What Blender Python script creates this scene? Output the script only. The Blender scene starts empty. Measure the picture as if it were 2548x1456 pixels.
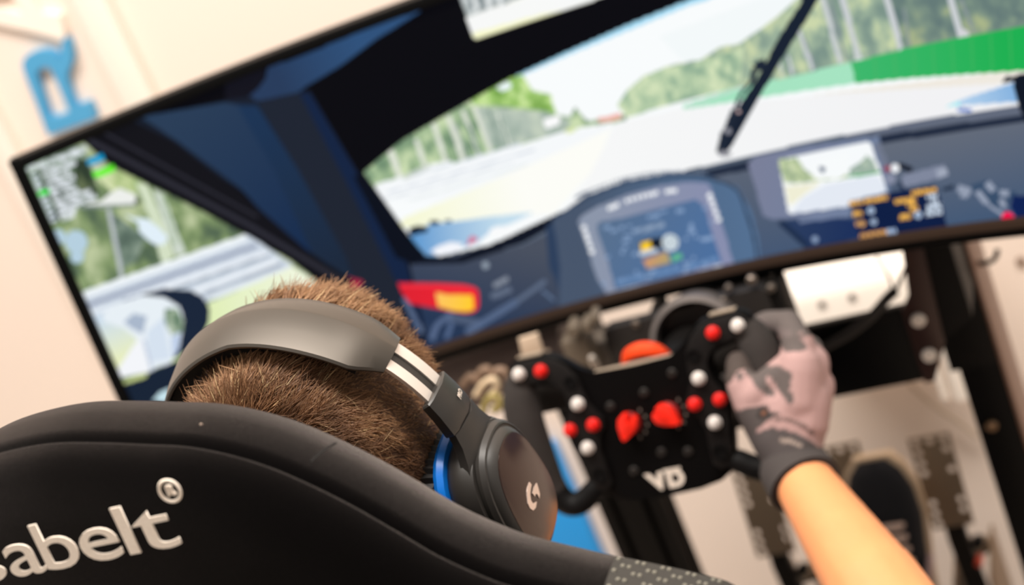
import bpy, bmesh, math, random
import numpy as np
from mathutils import Vector, Matrix, noise as mnoise

# ------------------------------------------------------------------ camera, light, exposure
SC = bpy.context.scene
COL = SC.collection
CAM_P = np.array([0.4738, -1.4094, 1.4582])
YAW, PITCH, ROLL = 0.4299, 0.3664, 0.4027
IMG_W, IMG_H, FPX = 2548, 1456, 4000.0


def cam_axes():
    cy, sy = math.cos(YAW), math.sin(YAW)
    cp, sp = math.cos(PITCH), math.sin(PITCH)
    f = np.array([-sy * cp, cy * cp, -sp])
    r = np.array([cy, sy, 0.0])
    u = np.cross(r, f)
    c, s = math.cos(ROLL), math.sin(ROLL)
    return c * r - s * u, s * r + c * u, f


CR, CU, CF = cam_axes()
cam_d = bpy.data.cameras.new('camera')
cam = bpy.data.objects.new('camera', cam_d)
COL.objects.link(cam)
cam.matrix_world = Matrix(((CR[0], CU[0], -CF[0], CAM_P[0]), (CR[1], CU[1], -CF[1], CAM_P[1]),
                           (CR[2], CU[2], -CF[2], CAM_P[2]), (0, 0, 0, 1)))
cam_d.sensor_fit = 'HORIZONTAL'
cam_d.sensor_width = 36.0
cam_d.lens = 36.0 * FPX / IMG_W
cam_d.clip_start = 0.02
cam_d.dof.use_dof = True
cam_d.dof.focus_distance = 0.86
cam_d.dof.aperture_fstop = 5.6
SC.camera = cam

vs = SC.view_settings
vs.view_transform = 'Standard'
vs.look = 'None'
vs.exposure = 0.0
vs.gamma = 1.0
vs.use_curve_mapping = False

world = bpy.data.worlds.new('room_ambience')
SC.world = world
world.use_nodes = True
wb = world.node_tree.nodes['Background']
wb.inputs[0].default_value = (1.0, 0.92, 0.85, 1)
wb.inputs[1].default_value = 0.42


def area_lamp(name, loc, size, power, color, rot=(0, 0, 0)):
    d = bpy.data.lights.new(name, 'AREA')
    d.shape = 'RECTANGLE'
    d.size, d.size_y = size
    d.energy = power
    d.color = color
    o = bpy.data.objects.new(name, d)
    COL.objects.link(o)
    o.location = loc
    o.rotation_euler = rot
    return o


area_lamp('ceiling_light_main', (-0.2, -0.72, 3.15), (2.8, 0.5), 136, (1.0, 0.93, 0.86))
area_lamp('ceiling_light_side', (1.5, -0.3, 3.15), (0.5, 1.2), 20, (1.0, 0.93, 0.86))
area_lamp('ceiling_light_rear', (0.3, -2.6, 2.62), (2.2, 0.9), 5, (1.0, 0.91, 0.82))


# ------------------------------------------------------------------ helpers
def lin(c):
    return tuple(((v / 255.0) / 12.92 if v / 255.0 <= 0.04045 else ((v / 255.0 + 0.055) / 1.055) ** 2.4) for v in c)


def ray(px, py):
    return CF + ((px - IMG_W / 2) * CR - (py - IMG_H / 2) * CU) / FPX


def at(px, py, y):
    """the point of the plane Y = y that the photograph shows at this pixel"""
    d = ray(px, py)
    return CAM_P + d * (y - CAM_P[1]) / d[1]


MATS = {}


def mat(name, rgb, rough=0.5, metal=0.0, bump=0.0, scale=200.0, vary=0.0, spec=0.5, detail=3.0, coat=0.0, sheen=0.0, vscale=None):
    if name in MATS:
        return MATS[name]
    m = bpy.data.materials.new(name)
    m.use_nodes = True
    nt = m.node_tree
    b = nt.nodes['Principled BSDF']
    c = lin(rgb) + (1.0,)
    b.inputs['Base Color'].default_value = c
    b.inputs['Roughness'].default_value = rough
    b.inputs['Metallic'].default_value = metal
    b.inputs['Specular IOR Level'].default_value = spec
    b.inputs['Coat Weight'].default_value = coat
    b.inputs['Sheen Weight'].default_value = sheen
    tc = nt.nodes.new('ShaderNodeTexCoord')
    if vary > 0:
        n = nt.nodes.new('ShaderNodeTexNoise')
        n.inputs['Scale'].default_value = vscale or scale * 0.1
        n.inputs['Detail'].default_value = detail
        nt.links.new(tc.outputs['Object'], n.inputs['Vector'])
        mx = nt.nodes.new('ShaderNodeMix')
        mx.data_type = 'RGBA'
        mx.inputs['A'].default_value = tuple(v * (1 - vary) for v in c[:3]) + (1,)
        mx.inputs['B'].default_value = tuple(min(1, v * (1 + vary)) for v in c[:3]) + (1,)
        nt.links.new(n.outputs['Fac'], mx.inputs['Factor'])
        nt.links.new(mx.outputs['Result'], b.inputs['Base Color'])
    if bump > 0:
        n2 = nt.nodes.new('ShaderNodeTexNoise')
        n2.inputs['Scale'].default_value = scale
        n2.inputs['Detail'].default_value = detail
        nt.links.new(tc.outputs['Object'], n2.inputs['Vector'])
        bp = nt.nodes.new('ShaderNodeBump')
        bp.inputs['Strength'].default_value = bump
        bp.inputs['Distance'].default_value = 0.001
        nt.links.new(n2.outputs['Fac'], bp.inputs['Height'])
        nt.links.new(bp.outputs['Normal'], b.inputs['Normal'])
    MATS[name] = m
    return m


def attr_mat(name, rough=0.6, emission=0.0, bump=0.0, scale=300.0, spec=0.5):
    m = bpy.data.materials.new(name)
    m.use_nodes = True
    nt = m.node_tree
    b = nt.nodes['Principled BSDF']
    a = nt.nodes.new('ShaderNodeAttribute')
    a.attribute_name = 'tint'
    b.inputs['Roughness'].default_value = rough
    b.inputs['Specular IOR Level'].default_value = spec
    if emission > 0:
        b.inputs['Base Color'].default_value = (0.0006, 0.0006, 0.0007, 1)
        nt.links.new(a.outputs['Color'], b.inputs['Emission Color'])
        b.inputs['Emission Strength'].default_value = emission
    else:
        nt.links.new(a.outputs['Color'], b.inputs['Base Color'])
    if bump > 0:
        tc = nt.nodes.new('ShaderNodeTexCoord')
        n2 = nt.nodes.new('ShaderNodeTexNoise')
        n2.inputs['Scale'].default_value = scale
        nt.links.new(tc.outputs['Object'], n2.inputs['Vector'])
        bp = nt.nodes.new('ShaderNodeBump')
        bp.inputs['Strength'].default_value = bump
        bp.inputs['Distance'].default_value = 0.001
        nt.links.new(n2.outputs['Fac'], bp.inputs['Height'])
        nt.links.new(bp.outputs['Normal'], b.inputs['Normal'])
    return m


def wpos(o):
    p = np.zeros(3)
    while o is not None:
        p = p + np.array(o.location)
        o = o.parent
    return p


def link_mesh(name, me, m, parent=None, smooth=False):
    o = bpy.data.objects.new(name, me)
    COL.objects.link(o)
    if m is not None:
        me.materials.clear()
        me.materials.append(m)
    if smooth:
        me.polygons.foreach_set('use_smooth', np.ones(len(me.polygons), dtype=bool))
    if parent is not None:
        me.transform(Matrix.Translation(-Vector(wpos(parent))))
        o.parent = parent
    me.update()
    return o


def obj(name, bm, m, parent=None, smooth=True, sharp=35.0):
    """link a bmesh (world coordinates) as one object"""
    bmesh.ops.recalc_face_normals(bm, faces=bm.faces[:])
    for f in bm.faces:
        f.smooth = smooth
    for e in bm.edges:
        if len(e.link_faces) == 2:
            e.smooth = e.calc_face_angle(0.0) < math.radians(sharp)
    me = bpy.data.meshes.new(name)
    bm.to_mesh(me)
    bm.free()
    return link_mesh(name, me, m, parent)


def pyd(name, V, F, m, parent=None, smooth=True, sharp=35.0):
    bm = bmesh.new()
    vs_ = [bm.verts.new(tuple(v)) for v in V]
    for f in F:
        try:
            bm.faces.new([vs_[i] for i in f])
        except ValueError:
            pass
    return obj(name, bm, m, parent, smooth, sharp)


def thing(name, loc, label, cat, group=None):
    o = bpy.data.objects.new(name, None)
    COL.objects.link(o)
    o.location = tuple(loc)
    o.empty_display_size = 0.05
    return tag(o, label, cat, group)


def tag(o, label, cat, group=None):
    o['label'] = label
    o['category'] = cat
    if group:
        o['group'] = group
    return o


def struct(o):
    o['kind'] = 'structure'
    return o


class Frame:
    """a local frame of right / depth / up axes with an origin"""

    def __init__(s, o, x=(1, 0, 0), y=(0, 1, 0), z=(0, 0, 1)):
        s.o, s.x, s.y, s.z = (np.array(v, float) for v in (o, x, y, z))

    def __call__(s, a, b, c):
        return s.o + s.x * a + s.y * b + s.z * c


WORLD = Frame((0, 0, 0))


def bm_box(bm, lo, hi, fr=WORLD, bevel=0.0, seg=2):
    vs_ = [bm.verts.new(tuple(fr(*( (lo, hi)[i][0], (lo, hi)[j][1], (lo, hi)[k][2])))) for i in (0, 1) for j in (0, 1) for k in (0, 1)]
    fs = [bm.faces.new([vs_[i] for i in q]) for q in ((0, 1, 3, 2), (4, 6, 7, 5), (0, 4, 5, 1), (2, 3, 7, 6), (0, 2, 6, 4), (1, 5, 7, 3))]
    if bevel > 0:
        es = list({e for f in fs for e in f.edges})
        bmesh.ops.bevel(bm, geom=es, offset=bevel, segments=seg, profile=0.5, affect='EDGES')
    return bm


def box(name, lo, hi, m, parent=None, bevel=0.002, fr=WORLD, seg=2):
    return obj(name, bm_box(bmesh.new(), lo, hi, fr, bevel, seg), m, parent)


def bm_loft(bm, rings, closed=True, cap=True):
    R = [[bm.verts.new(tuple(p)) for p in r] for r in rings]
    n = len(R[0])
    for a, b in zip(R[:-1], R[1:]):
        for i in range(n if closed else n - 1):
            j = (i + 1) % n
            try:
                bm.faces.new((a[i], a[j], b[j], b[i]))
            except ValueError:
                pass
    if cap and closed:
        for r in (R[0], R[-1]):
            try:
                bm.faces.new(r)
            except ValueError:
                pass
    return bm


def loft(name, rings, m, parent=None, closed=True, cap=True, sharp=40):
    return obj(name, bm_loft(bmesh.new(), rings, closed, cap), m, parent, True, sharp)


def smooth_path(P, n=8, closed=False):
    P = [np.array(p, float) for p in P]
    out = []
    N = len(P)
    for i in range(N if closed else N - 1):
        if closed:
            p0, p1, p2, p3 = P[i - 1], P[i], P[(i + 1) % N], P[(i + 2) % N]
        else:
            p1, p2 = P[i], P[i + 1]
            p0 = P[i - 1] if i > 0 else 2 * p1 - p2
            p3 = P[i + 2] if i + 2 < N else 2 * p2 - p1
        for k in range(n):
            t = k / n
            out.append(0.5 * (2 * p1 + (p2 - p0) * t + (2 * p0 - 5 * p1 + 4 * p2 - p3) * t * t + (3 * p1 - p0 - 3 * p2 + p3) * t ** 3))
    if not closed:
        out.append(P[-1])
    return out


def tube_rings(P, r, sides=10, up=(0, 0, 1), squash=1.0):
    P = [np.array(p, float) for p in P]
    n = len(P)
    rr = r if hasattr(r, '__len__') else [r] * n
    rings = []
    u = None
    for i in range(n):
        t = P[min(i + 1, n - 1)] - P[max(i - 1, 0)]
        t = t / (np.linalg.norm(t) + 1e-12)
        if u is None:
            u = np.array(up, float)
            if abs(u @ t) > 0.95:
                u = np.array([1.0, 0, 0])
        u = u - t * (u @ t)
        u /= np.linalg.norm(u)
        v = np.cross(t, u)
        rings.append([P[i] + rr[i] * (math.cos(a) * u * squash + math.sin(a) * v) for a in [2 * math.pi * k / sides for k in range(sides)]])
    return rings


def tube(name, P, r, m, parent=None, sides=10, smooth=0, up=(0, 0, 1), squash=1.0):
    if smooth:
        P = smooth_path(P, smooth)
    return loft(name, tube_rings(P, r, sides, up, squash), m, parent, sharp=50)


def bm_lathe(bm, c, axis, prof, sides=20):
    """prof: list of (radius, height along axis)"""
    a = np.array(axis, float)
    a /= np.linalg.norm(a)
    u = np.cross(a, (0, 0, 1) if abs(a[2]) < 0.9 else (1, 0, 0))
    u /= np.linalg.norm(u)
    v = np.cross(a, u)
    c = np.array(c, float)
    rings = [[c + a * h + max(r, 1e-5) * (math.cos(t) * u + math.sin(t) * v) for t in [2 * math.pi * k / sides for k in range(sides)]] for r, h in prof]
    return bm_loft(bm, rings)


def lathe(name, c, axis, prof, m, parent=None, sides=20, sharp=35):
    return obj(name, bm_lathe(bmesh.new(), c, axis, prof, sides), m, parent, True, sharp)


def bm_prism(bm, pts, fr, d0, d1, bevel=0.0, seg=2):
    """pts: 2-D outline in the frame's (x, z); extruded from depth d0 to d1 along y"""
    a = [bm.verts.new(tuple(fr(x, d0, z))) for x, z in pts]
    b = [bm.verts.new(tuple(fr(x, d1, z))) for x, z in pts]
    n = len(pts)
    f0 = bm.faces.new(a)
    f1 = bm.faces.new(b[::-1])
    for i in range(n):
        j = (i + 1) % n
        bm.faces.new((a[j], a[i], b[i], b[j]))
    if bevel > 0:
        bmesh.ops.bevel(bm, geom=list(f0.edges) + list(f1.edges), offset=bevel, segments=seg, profile=0.5, affect='EDGES')
    return bm


def prism(name, pts, fr, d0, d1, m, parent=None, bevel=0.0, seg=2, sharp=35):
    bm = bm_prism(bmesh.new(), pts, fr, d0, d1, bevel, seg)
    bmesh.ops.triangulate(bm, faces=[f for f in bm.faces if len(f.verts) > 4])
    return obj(name, bm, m, parent, True, sharp)


def text_mesh(s, size, depth=0.0005, bold=0.0, spacing=1.0):
    cu = bpy.data.curves.new('lettering', 'FONT')
    cu.body = s
    cu.size = size
    cu.extrude = depth
    cu.offset = bold
    cu.space_character = spacing
    cu.resolution_u = 5
    o = bpy.data.objects.new('lettering', cu)
    COL.objects.link(o)
    bpy.context.view_layer.update()
    dg = bpy.context.evaluated_depsgraph_get()
    me = bpy.data.meshes.new_from_object(o.evaluated_get(dg))
    bpy.data.objects.remove(o)
    bpy.data.curves.remove(cu)
    return me


def text(name, s, fr, size, m, parent=None, depth=0.0005, bold=0.0, spacing=1.0, fn=None, shear=0.0, sx=1.0):
    """lettering lying in the frame's x-z plane, facing -y"""
    me = text_mesh(s, size, depth, bold, spacing)
    n = len(me.vertices)
    co = np.empty(n * 3)
    me.vertices.foreach_get('co', co)
    co = co.reshape(-1, 3)
    X = co[:, 0] * sx + co[:, 1] * shear
    out = np.array([(fn or fr)(x, -d, z) for x, z, d in zip(X, co[:, 1], co[:, 2])])
    me.vertices.foreach_set('co', out.ravel())
    return link_mesh(name, me, m, parent)


def np_mesh(name, V, F, m, parent=None, smooth=False, tint=None):
    """fast mesh from numpy arrays (F: all the same size)"""
    me = bpy.data.meshes.new(name)
    k = F.shape[1]
    me.vertices.add(len(V))
    me.vertices.foreach_set('co', np.ascontiguousarray(V, dtype=np.float32).ravel())
    me.loops.add(F.size)
    me.loops.foreach_set('vertex_index', np.ascontiguousarray(F, dtype=np.int32).ravel())
    me.polygons.add(len(F))
    me.polygons.foreach_set('loop_start', np.arange(0, F.size, k, dtype=np.int32))
    me.polygons.foreach_set('loop_total', np.full(len(F), k, dtype=np.int32))
    me.update(calc_edges=True)
    if tint is not None:
        set_tint(me, tint)
    return link_mesh(name, me, m, parent, smooth)


def set_tint(me, tint):
    a = me.color_attributes.new('tint', 'FLOAT_COLOR', 'POINT')
    c = np.ones((len(tint), 4), dtype=np.float32)
    c[:, :3] = tint
    a.data.foreach_set('color', c.ravel())


def capsule(bm, p, q, r0, r1, sides=14):
    p, q = np.array(p, float), np.array(q, float)
    d = q - p
    L = np.linalg.norm(d)
    if L < 1e-6:
        d, L = np.array([0, 0, 1.0]), 1e-6
    t = d / L
    prof = [(r0 * math.sin(a), -r0 * math.cos(a)) for a in (0.05, 0.5, 1.0, math.pi / 2)]
    prof += [(r0 + (r1 - r0) * s, L * s) for s in (0.33, 0.66)]
    prof += [(r1 * math.sin(a), L - r1 * math.cos(a)) for a in (math.pi / 2, math.pi - 1.0, math.pi - 0.5, math.pi - 0.05)]
    bm_lathe(bm, p, t, prof, sides)


def ellipsoid(bm, c, rad, fr=None, sides=24, rings=14):
    fr = fr or Frame((0, 0, 0))
    c = np.array(c, float)
    R = []
    for i in range(rings + 1):
        ph = math.pi * min(max(i / rings, 0.004), 0.996)
        R.append([fr(*(c + np.array([rad[0] * math.sin(ph) * math.cos(t), rad[1] * math.sin(ph) * math.sin(t), rad[2] * math.cos(ph)]))) for t in [2 * math.pi * k / sides for k in range(sides)]])
    bm_loft(bm, R)


def fuse(name, bm, voxel, m, parent=None, smooth=6, keep=None):
    """melt overlapping solids into one continuous skin"""
    bmesh.ops.recalc_face_normals(bm, faces=bm.faces[:])
    me = bpy.data.meshes.new(name)
    bm.to_mesh(me)
    bm.free()
    o = bpy.data.objects.new(name, me)
    COL.objects.link(o)
    r = o.modifiers.new('r', 'REMESH')
    r.mode = 'VOXEL'
    r.voxel_size = voxel
    s = o.modifiers.new('s', 'SMOOTH')
    s.factor = 0.5
    s.iterations = smooth
    bpy.context.view_layer.update()
    dg = bpy.context.evaluated_depsgraph_get()
    out = bpy.data.meshes.new_from_object(o.evaluated_get(dg))
    bpy.data.objects.remove(o)
    out.name = name
    if keep is not None:
        b2 = bmesh.new()
        b2.from_mesh(out)
        kill = [f for f in b2.faces if not keep(np.array(f.calc_center_median()))]
        bmesh.ops.delete(b2, geom=kill, context='FACES')
        b2.to_mesh(out)
        b2.free()
    return link_mesh(name, out, m, parent, True)


def verts(me):
    co = np.empty(len(me.vertices) * 3)
    me.vertices.foreach_get('co', co)
    return co.reshape(-1, 3)


def vnoise(x, y, seed=0):
    """smooth value noise for numpy arrays"""
    xi, yi = np.floor(x).astype(np.int64), np.floor(y).astype(np.int64)
    fx, fy = x - xi, y - yi
    fx, fy = fx * fx * (3 - 2 * fx), fy * fy * (3 - 2 * fy)

    def h(a, b):
        n = (a * 374761393 + b * 668265263 + seed * 974634777) & 0x7fffffff
        n = ((n ^ (n >> 13)) * 1274126177) & 0x7fffffff
        return ((n ^ (n >> 16)) & 0xffff) / 65535.0
    return (h(xi, yi) * (1 - fx) + h(xi + 1, yi) * fx) * (1 - fy) + (h(xi, yi + 1) * (1 - fx) + h(xi + 1, yi + 1) * fx) * fy


# ------------------------------------------------------------------ materials
M_wall = mat('wall_paint', (240, 224, 211), 0.75, vary=0.03, scale=20, bump=0.05, vscale=1.2)
M_floor = mat('floor_vinyl', (226, 208, 190), 0.55, vary=0.06, scale=30)
M_blackmetal = mat('black_powder_coat', (13, 11, 10), 0.55, 0.0, spec=0.15, bump=0.08, scale=900)
M_blackplastic = mat('black_plastic', (9, 8, 8), 0.5, spec=0.15, bump=0.05, scale=1200)
M_blackgloss = mat('black_gloss', (4, 4, 4), 0.4, spec=0.15)
M_bezel = mat('monitor_plastic', (4, 4, 4), 0.5, spec=0.1, bump=0.03, scale=800)
M_alu = mat('black_anodised_aluminium', (6, 5, 5), 0.5, 0.0, spec=0.12)
M_brown = mat('brown_side_reflection', (112, 82, 66), 0.45, 0.0)  # reflected light on the black upright's side, put into the colour
M_steel = mat('bright_steel', (238, 230, 222), 0.38, 0.55)
M_steelbrush = mat('brushed_steel', (176, 166, 156), 0.42, 0.6, bump=0.1, scale=300, vary=0.15)
M_white = mat('white_enamel', (250, 240, 228), 0.4)
M_red = mat('red_plastic', (214, 22, 14), 0.35)
M_orange = mat('orange_anodised', (240, 70, 22), 0.32, 0.2)
M_silverbtn = mat('silver_button', (212, 204, 198), 0.35, 0.1)
M_suede = mat('dark_suede_grip', (40, 34, 31), 0.9, bump=0.4, scale=1400, vary=0.2)
M_rubber = mat('black_rubber', (8, 7, 7), 0.6, spec=0.2)
M_print = mat('white_print', (226, 212, 198), 0.6)
M_bluepaint = mat('blue_paint', (14, 152, 232), 0.5)
M_blueletter = mat('blue_acrylic', (78, 160, 206), 0.45)

# ------------------------------------------------------------------ the setting
FLOOR = -0.14
struct(box('floor', (-3.0, -3.2, FLOOR - 0.08), (2.4, 0.66, FLOOR), M_floor, bevel=0))
struct(box('wall_back', (-3.0, 0.62, FLOOR), (2.4, 0.74, 3.3), M_wall, bevel=0))
struct(box('baseboard_back', (-3.0, 0.605, FLOOR), (2.4, 0.62, FLOOR + 0.06), M_white, bevel=0.003))
struct(box('trim_1', (-0.915, 0.60, FLOOR + 0.06), (-0.862, 0.62, 3.3), M_white, bevel=0.004))
struct(box('trim_2', (-1.175, 0.60, FLOOR + 0.06), (-1.133, 0.62, 3.3), M_white, bevel=0.004))

# raised wall lettering that reads upwards, one letter above the other
c1 = [(160, 480), (165, 440), (190, 405), (230, 383), (280, 368), (330, 364), (370, 374), (400, 396), (418, 428), (432, 405),
      (440, 360), (446, 300), (470, 278), (500, 305), (522, 395), (520, 450), (488, 520), (482, 575), (500, 640), (530, 735), (548, 772),
      (640, 738), (664, 780), (692, 860), (350, 985), (326, 930), (260, 750), (185, 560)]
hole = [(262, 540), (275, 510), (305, 492), (345, 488), (372, 512), (400, 575), (440, 670), (485, 775), (500, 820), (390, 856), (355, 845), (320, 740)]


def on_wall(L):
    return [(p[0], p[2]) for p in (at(x / 2.912, y / 2.912, 0.606) for x, y in L)]


def letter(name, outer, inner, m, lab):
    """a thick flat letter: outline (with one hole cut through a bridge) extruded off the wall"""
    o2 = on_wall(outer)
    bm = bmesh.new()
    loops = [o2] + [on_wall(h) for h in inner]
    edges = []
    for lp in loops:
        v = [bm.verts.new((x, 0.606, z)) for x, z in lp]
        edges += [bm.edges.new((v[i], v[(i + 1) % len(v)])) for i in range(len(v))]
    bmesh.ops.triangle_fill(bm, edges=edges, use_beauty=True, use_dissolve=False)
    r = bmesh.ops.extrude_face_region(bm, geom=bm.faces[:])
    for g in r['geom']:
        if isinstance(g, bmesh.types.BMVert):
            g.co.y = 0.62
    o = obj(name, bm, m, None, True, 30)
    return tag(o, lab, 'letter')


letter('wall_letter', c1, [hole], M_blueletter, 'blue raised letter R turned on its side on the pale wall')
aA = [(-420, 130), (-400, 20), (-60, -120), (120, -160), (290, -330), (345, -150), (230, -70), (180, 0), (100, 62), (30, 130),
      (20, 178), (180, 205), (330, 242), (458, 300), (500, 200), (560, 330), (470, 335), (300, 285), (140, 240), (-100, 210)]
aA = [(-330, 60), (-320, -40), (300, -330), (345, -205), (180, -115), (300, 95), (430, 110), (470, 250), (455, 296), (300, 250), (140, 212), (-100, 160)]
aH = [(-120, 30), (60, -60), (170, 80), (150, 110)]
letter('wall_letter', aA, [aH], mat('white_acrylic', (250, 238, 225), 0.4), 'white raised letter A turned on its side above the blue letter')

# blue panel low on the wall behind the wheel
tag(box('blue_wall_panel', (-0.70, 0.60, FLOOR + 0.06), (-0.486, 0.62, 0.345), M_bluepaint, bevel=0.002), 'bright blue panel low on the wall behind the wheel\'s lower left', 'panel')

# white metal housing fixed to the wall under the screen
hb = thing('wall_housing', (0.03, 0.62, 0.42), 'white metal wall housing with two dark screw holes under the screen', 'housing')
prof = [(0.62, 0.42), (0.505, 0.42), (0.498, 0.427), (0.498, 0.535), (0.503, 0.545), (0.512, 0.557), (0.53, 0.572), (0.55, 0.58), (0.62, 0.584)]
loft('casing', [[(x, y, z) for y, z in prof] for x in (-0.052, 0.150)], M_white, hb)
for k, (px, py) in enumerate(((2045, 758), (2120, 740))):
    p = at(px, py, 0.497)
    lathe('screw_hole', p, (0, -1, 0), [(0.0045, -0.002), (0.0045, 0.0015), (0.0032, 0.0015), (0.0028, 0.0004), (0, 0.0004)], mat('hole_dark', (70, 55, 45), 0.8), hb, 14)
pipe = thing('wall_conduit', (0.16, 0.55, 0.40), 'short white rounded conduit beside the white wall housing', 'conduit')
tube('pipe', [(0.150, 0.484, 0.36), (0.150, 0.484, 0.50), (0.149, 0.484, 0.555), (0.148, 0.50, 0.578), (0.155, 0.62, 0.60)], 0.0115, M_white, pipe, 12, smooth=5)
tube('pipe', [(0.128, 0.489, 0.36), (0.128, 0.489, 0.44), (0.128, 0.489, 0.52)], 0.006, M_white, pipe, 10, smooth=3)
for px, py in ((2540, 652),):
    p = at(px, py, 0.617)
    tag(lathe('wall_screw', p, (0, -1, 0), [(0.006, -0.003), (0.006, 0.002), (0.004, 0.003), (0, 0.0032)], mat('screw_brown', (120, 92, 74), 0.5), None, 14), 'small brown screw in the wall right of the black upright', 'screw')

# ------------------------------------------------------------------ the curved monitor
MON_R, MON_W, MON_H, TILT = 1.2, 1.2, 0.36, 0.1
MON_Z = 0.82


def mon(a, z, d=0.0):
    """point of the screen surface: arc position a, height z along the tilted face, d in front of it"""
    th = a / MON_R
    rr = MON_R - d
    return np.array([rr * math.sin(th), rr * math.cos(th) - MON_R + z * math.sin(TILT), MON_Z + z * math.cos(TILT)])


monitor = thing('curved_monitor', (0, 0.06, 0.82), 'wide curved black monitor showing a racing cockpit, behind the wheel', 'monitor')
A_in, Z0_in, Z1_in = 0.587, 0.0175, 0.348
As = np.linspace(-MON_W / 2, MON_W / 2, 49)
# back shell with a shallow swelling
rings = []
for a in As:
    e = abs(a) / (MON_W / 2)
    t = 0.022 + 0.05 * (1 - e ** 2)
    rings.append([mon(a, 0.001, -0.002), mon(a, 0.0, -0.016), mon(a, 0.02, -t), mon(a, MON_H / 2, -t - 0.015), mon(a, MON_H - 0.02, -t), mon(a, MON_H, -0.016), mon(a, MON_H - 0.001, -0.002)])
loft('back_shell', rings, M_bezel, monitor, sharp=50)


def bez(a, zs):
    return [mon(a, z, d) for z, d in zs]


lowp = [(0.0095, 0.0), (0.0095, 0.0056), (0.0165, 0.0042), (0.0172, 0.0)]
lipp = [(0.0, -0.004), (0.0, 0.0035), (0.0015, 0.0052), (0.0092, 0.0056), (0.0092, 0.0)]
topp = [(0.360, -0.004), (0.360, 0.004), (0.358, 0.005), (0.349, 0.004), (0.3482, 0.0)]
loft('bezel_chin', [bez(a, lowp) for a in As], mat('bezel_chin', (46, 34, 26), 0.45, spec=0.2), monitor, sharp=50)  # brown reflection on the black chin, put into its colour
loft('bezel_lip', [bez(a, lipp) for a in As], M_bezel, monitor, sharp=50)
loft('bezel', [bez(a, topp) for a in As], M_bezel, monitor, sharp=50)
for s in (-1, 1):
    sp = [(0.600, -0.004), (0.600, 0.004), (0.598, 0.005), (0.588, 0.004), (0.5872, 0.0)]
    loft('bezel', [[mon(s * a, z, d) for a, d in sp] for z in np.linspace(0.0, 0.36, 9)], M_bezel, monitor, sharp=50)

# the picture on the screen: a fine grid of panel cells, each with the colour it shows
GX, GZ = 1050, 300
ga = np.linspace(-A_in, A_in, GX)
gz = np.linspace(Z0_in, Z1_in, GZ)
GA, GZZ = np.meshgrid(ga, gz)
TH = GA / MON_R
SV = np.stack([MON_R * np.sin(TH), MON_R * np.cos(TH) - MON_R + GZZ * math.sin(TILT), MON_Z + GZZ * math.cos(TILT)], -1).reshape(-1, 3)
rel = SV - CAM_P
dep = rel @ CF
PX = IMG_W / 2 + FPX * (rel @ CR) / dep      # screen cell -> traced picture coordinates
PY = IMG_H / 2 - FPX * (rel @ CU) / dep
SCOL = np.zeros((len(SV), 3))


def inside(poly):
    P = np.array(poly, float)
    bb = (PX >= P[:, 0].min()) & (PX <= P[:, 0].max()) & (PY >= P[:, 1].min()) & (PY <= P[:, 1].max())
    idx = np.nonzero(bb)[0]
    x, y = PX[idx], PY[idx]
    c = np.zeros(len(idx), bool)
    x1, y1 = P[-1]
    for x2, y2 in P:
        if y1 != y2:
            k = ((y1 > y) != (y2 > y)) & (x < (x2 - x1) * (y - y1) / (y2 - y1) + x1)
            c ^= k
        x1, y1 = x2, y2
    return idx[c]


def c8(c):
    return np.array(lin(c))


def fill(poly, c, off=(0, 0), s=1.0):
    poly = [(off[0] + x / s, off[1] + y / s) for x, y in poly]
    i = inside(poly)
    SCOL[i] = c(PX[i], PY[i]) if callable(c) else c8(c)


def grad(p0, c0, p1, c1):
    a, b = np.array(p0, float), np.array(p1, float)
    d = b - a

    def f(x, y):
        t = np.clip(((x - a[0]) * d[0] + (y - a[1]) * d[1]) / (d @ d), 0, 1)[:, None]
        return c8(c0) * (1 - t) + c8(c1) * t
    return f


def leaves(c0, c1, c2, s=26.0, seed=3):
    """foliage: three tones mixed by noise stretched along the picture's upright"""
    def f(x, y):
        u = (x * 0.92 - y * 0.39) / s
        v = (x * 0.39 + y * 0.92) / (s * 1.4)
        n = 0.55 * vnoise(u, v, seed) + 0.3 * vnoise(u * 2.3, v * 2.3, seed + 1) + 0.15 * vnoise(u * 5, v * 5, seed + 2)
        t = np.clip((n - 0.25) / 0.5, 0, 1)[:, None]
        a = np.clip(t * 2, 0, 1)
        b = np.clip(t * 2 - 1, 0, 1)
        return (c8(c0) * (1 - a) + c8(c1) * a) * (1 - b) + c8(c2) * b
    return f


def line(p, q, w, c, off=(0, 0), s=1.0, w2=None, glyph=0.0, seed=0, alpha=1.0):
    p = np.array((off[0] + p[0] / s, off[1] + p[1] / s))
    q = np.array((off[0] + q[0] / s, off[1] + q[1] / s))
    w0, w1 = w / s / 2, (w2 if w2 is not None else w) / s / 2
    d = q - p
    L = np.linalg.norm(d)
    d = d / L
    n = np.array((-d[1], d[0]))
    i = inside([p + n * w0, q + n * w1, q - n * w1, p - n * w0])
    if glyph:
        t = (PX[i] - p[0]) * d[0] + (PY[i] - p[1]) * d[1]
        k = np.floor(t / glyph).astype(int)
        fr_ = t / glyph - k
        nn = vnoise(k * 1.0 + 0.5, np.full(len(k), 3.3), seed)
        ok = (fr_ < 0.8) & (nn > 0.18)
        i = i[ok]
    SCOL[i] = SCOL[i] * (1 - alpha) + alpha * c8(c)


def dot(p, r, c, off=(0, 0), s=1.0, sy=1.0):
    x, y = off[0] + p[0] / s, off[1] + p[1] / s
    r = r / s
    fill([(x + r * math.cos(t), y + sy * r * math.sin(t)) for t in np.linspace(0, 2 * math.pi, 20, endpoint=False)], c)


SCOL[:] = c8((14, 18, 28))
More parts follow.
